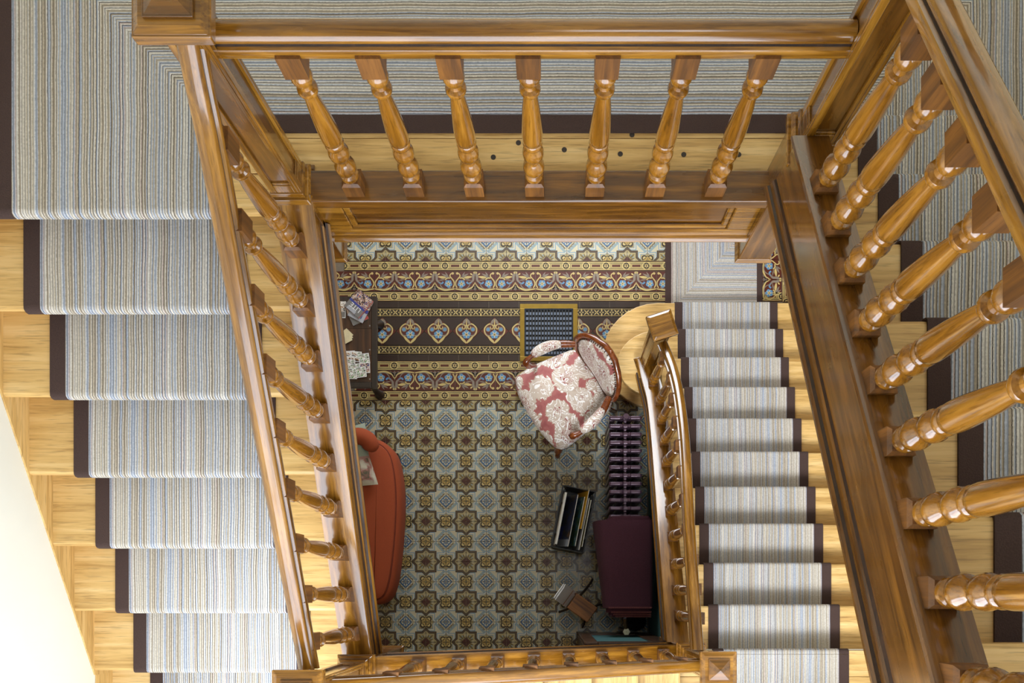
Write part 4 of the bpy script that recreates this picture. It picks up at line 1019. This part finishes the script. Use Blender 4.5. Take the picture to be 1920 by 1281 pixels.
# ------------------------------------------------------------------ magazine rack
rk_x, rk_y, _ = at(1075, 974, H-.34)
rk = thing('magazine_rack', 'open black metal magazine rack standing on the tiles by the radiator', 'magazine rack', (rk_x, rk_y, 0), R(-11))
M_BLKM = plain('black_metal', srgb(22, 22, 24), .45, .1)
rw, rl, rh = .125, .235, .34
MB().box(-rw, rw, -rl, rl, .04, .048).build('bottom', M_BLKM, rk)
for sy in (-1, 1): MB().prism([(-rw*.8, .048), (rw*.8, .048), (rw, rh), (-rw, rh+.03)], sy*rl-.003, sy*rl+.003, lambda s, w, z: (s, w, z)).build('end_panel', M_BLKM, rk)
for sx in (-1, 1):
    MB().box(sx*rw-.006, sx*rw+.006, -rl, rl, rh-.012, rh+.02).build('top_bar', M_BLKM, rk)
    MB().box(sx*rw*.9-.004, sx*rw*.9+.004, -rl, rl, .15, .162).build('side_bar', M_BLKM, rk)
    for y in (-.12, .12): MB().box(sx*rw*.94-.006, sx*rw*.94+.006, y-.008, y+.008, .048, rh-.01).build('upright', M_BLKM, rk)
for sx in (-1, 1):
    for sy in (-1, 1): MB().frustum(sx*(rw-.02), sy*(rl-.02), 0, .04, .010, .012).build('foot', M_BLKM, rk)
def racked(label, lx, ly, tilt, w, l, t, cover, blocks, z=.055):
    o = magazine(label, w, l, t, (0, 0, 0), (0, 0, 0), blocks, cover)
    c, s_ = math.cos(R(-11)), math.sin(R(-11))
    M = Matrix.Translation((rk_x, rk_y, 0)) @ Matrix.Rotation(R(-11), 4, 'Z') @ Matrix.Translation((lx, ly, z)) @ Matrix.Rotation(R(-tilt), 4, 'Y') @ Matrix.Translation((w/2, 0, 0))
    o.location = M.to_translation(); o.rotation_euler = M.to_euler(); return o
# tilt 90 = upright, w runs up the rack
M_YEL = plain('yellow_print', srgb(222, 170, 40), .45, .05)
racked('thick pale magazine upright at the outer side of the black rack', -.100, -.01, 87, .29, .40, .016, M_PAGE, [])
racked('dark navy magazine leaning open-faced in the black rack', -.078, -.01, 74, .29, .40, .006, PH5, [(-.5, -.2, -.45, -.1, M_BLU), (-.5, .5, -.5, -.36, M_LGR)])
racked('green and blue landscape magazine leaning in the middle of the black rack', -.022, -.005, 74, .28, .38, .006, PH4, [(-.48, -.2, .22, .47, plain('azure_print', srgb(44, 120, 180), .4))])
racked('yellow magazine showing above the others in the black rack', .002, .09, 76, .31, .30, .004, M_YEL, [(-.45, -.2, -.2, .3, PH1)])
racked('grey magazine upright second from the radiator side of the rack', .045, -.02, 81, .29, .40, .007, M_LGR, [])
racked('slim cream magazine upright nearest the radiator in the rack', .078, -.01, 84, .28, .36, .006, plain('straw_print', srgb(206, 190, 120), .5), [])

# ------------------------------------------------------------------ rustic leaflet stand
lx, ly, _ = at(1090, 1139, H-.33)
ls = thing('leaflet_stand', 'rustic brown wooden leaflet box on branch legs near the purple blanket', 'leaflet stand', (lx, ly, 0), R(-36))
MB().box(-.085, .105, -.068, .068, .19, .33).build('block', wood('rough_walnut', srgb(72, 40, 14), srgb(124, 76, 30), srgb(156, 100, 46), 'X', rough=.5, coat=.1), ls, bevel=.006)
MB().box(-.125, -.120, -.068, .068, .19, .27).box(-.1195, -.0855, -.068, .068, .19, .196).build('pocket', MAT['rough_walnut_x'], ls)
br = plain('branch_bark', srgb(44, 32, 22), .8, .2, 40)
for pts in ([(-.06, .05, .20), (-.05, .12, .12), (-.045, .20, .03), (-.05, .235, .0)], [(-.06, -.05, .20), (-.09, -.10, .10), (-.11, -.13, 0)], [(.07, .04, .20), (.10, .09, .1), (.12, .11, 0)], [(.07, -.04, .20), (.10, -.09, .1), (.11, -.12, 0)]):
    MB().tube(smooth_path(pts, 4), .009, 8).build('leg', br, ls, smooth=True)
LFL = ['white leaflet with a red mark at the front of the rustic leaflet stand', 'white leaflet second from the front in the rustic stand', 'white leaflet third from the front in the rustic stand', 'white leaflet with a green mark against the wooden block of the stand']
for i, (dx, dy, hh) in enumerate(((-.118, .006, .17), (-.110, -.006, .18), (-.102, .012, .175), (-.094, -.010, .18))):
    c, s_ = math.cos(R(-36)), math.sin(R(-36))
    lf = thing('leaflet', LFL[i], 'leaflet', (lx+dx*c-dy*s_, ly+dx*s_+dy*c, .200), 0, 'white leaflets in the rustic stand')
    lf.rotation_euler = (0, R(-34), R(-36))
    MB().box(-.0028, .0028, -.060, .060, 0, hh).build('paper', M_WHT, lf)
    MB().box(-.0045, -.0029, -.050+.02*i, -.022+.02*i, hh-.040, hh-.012).build('print', M_REDP if i < 3 else plain('green_print', srgb(50, 110, 70), .5), lf)
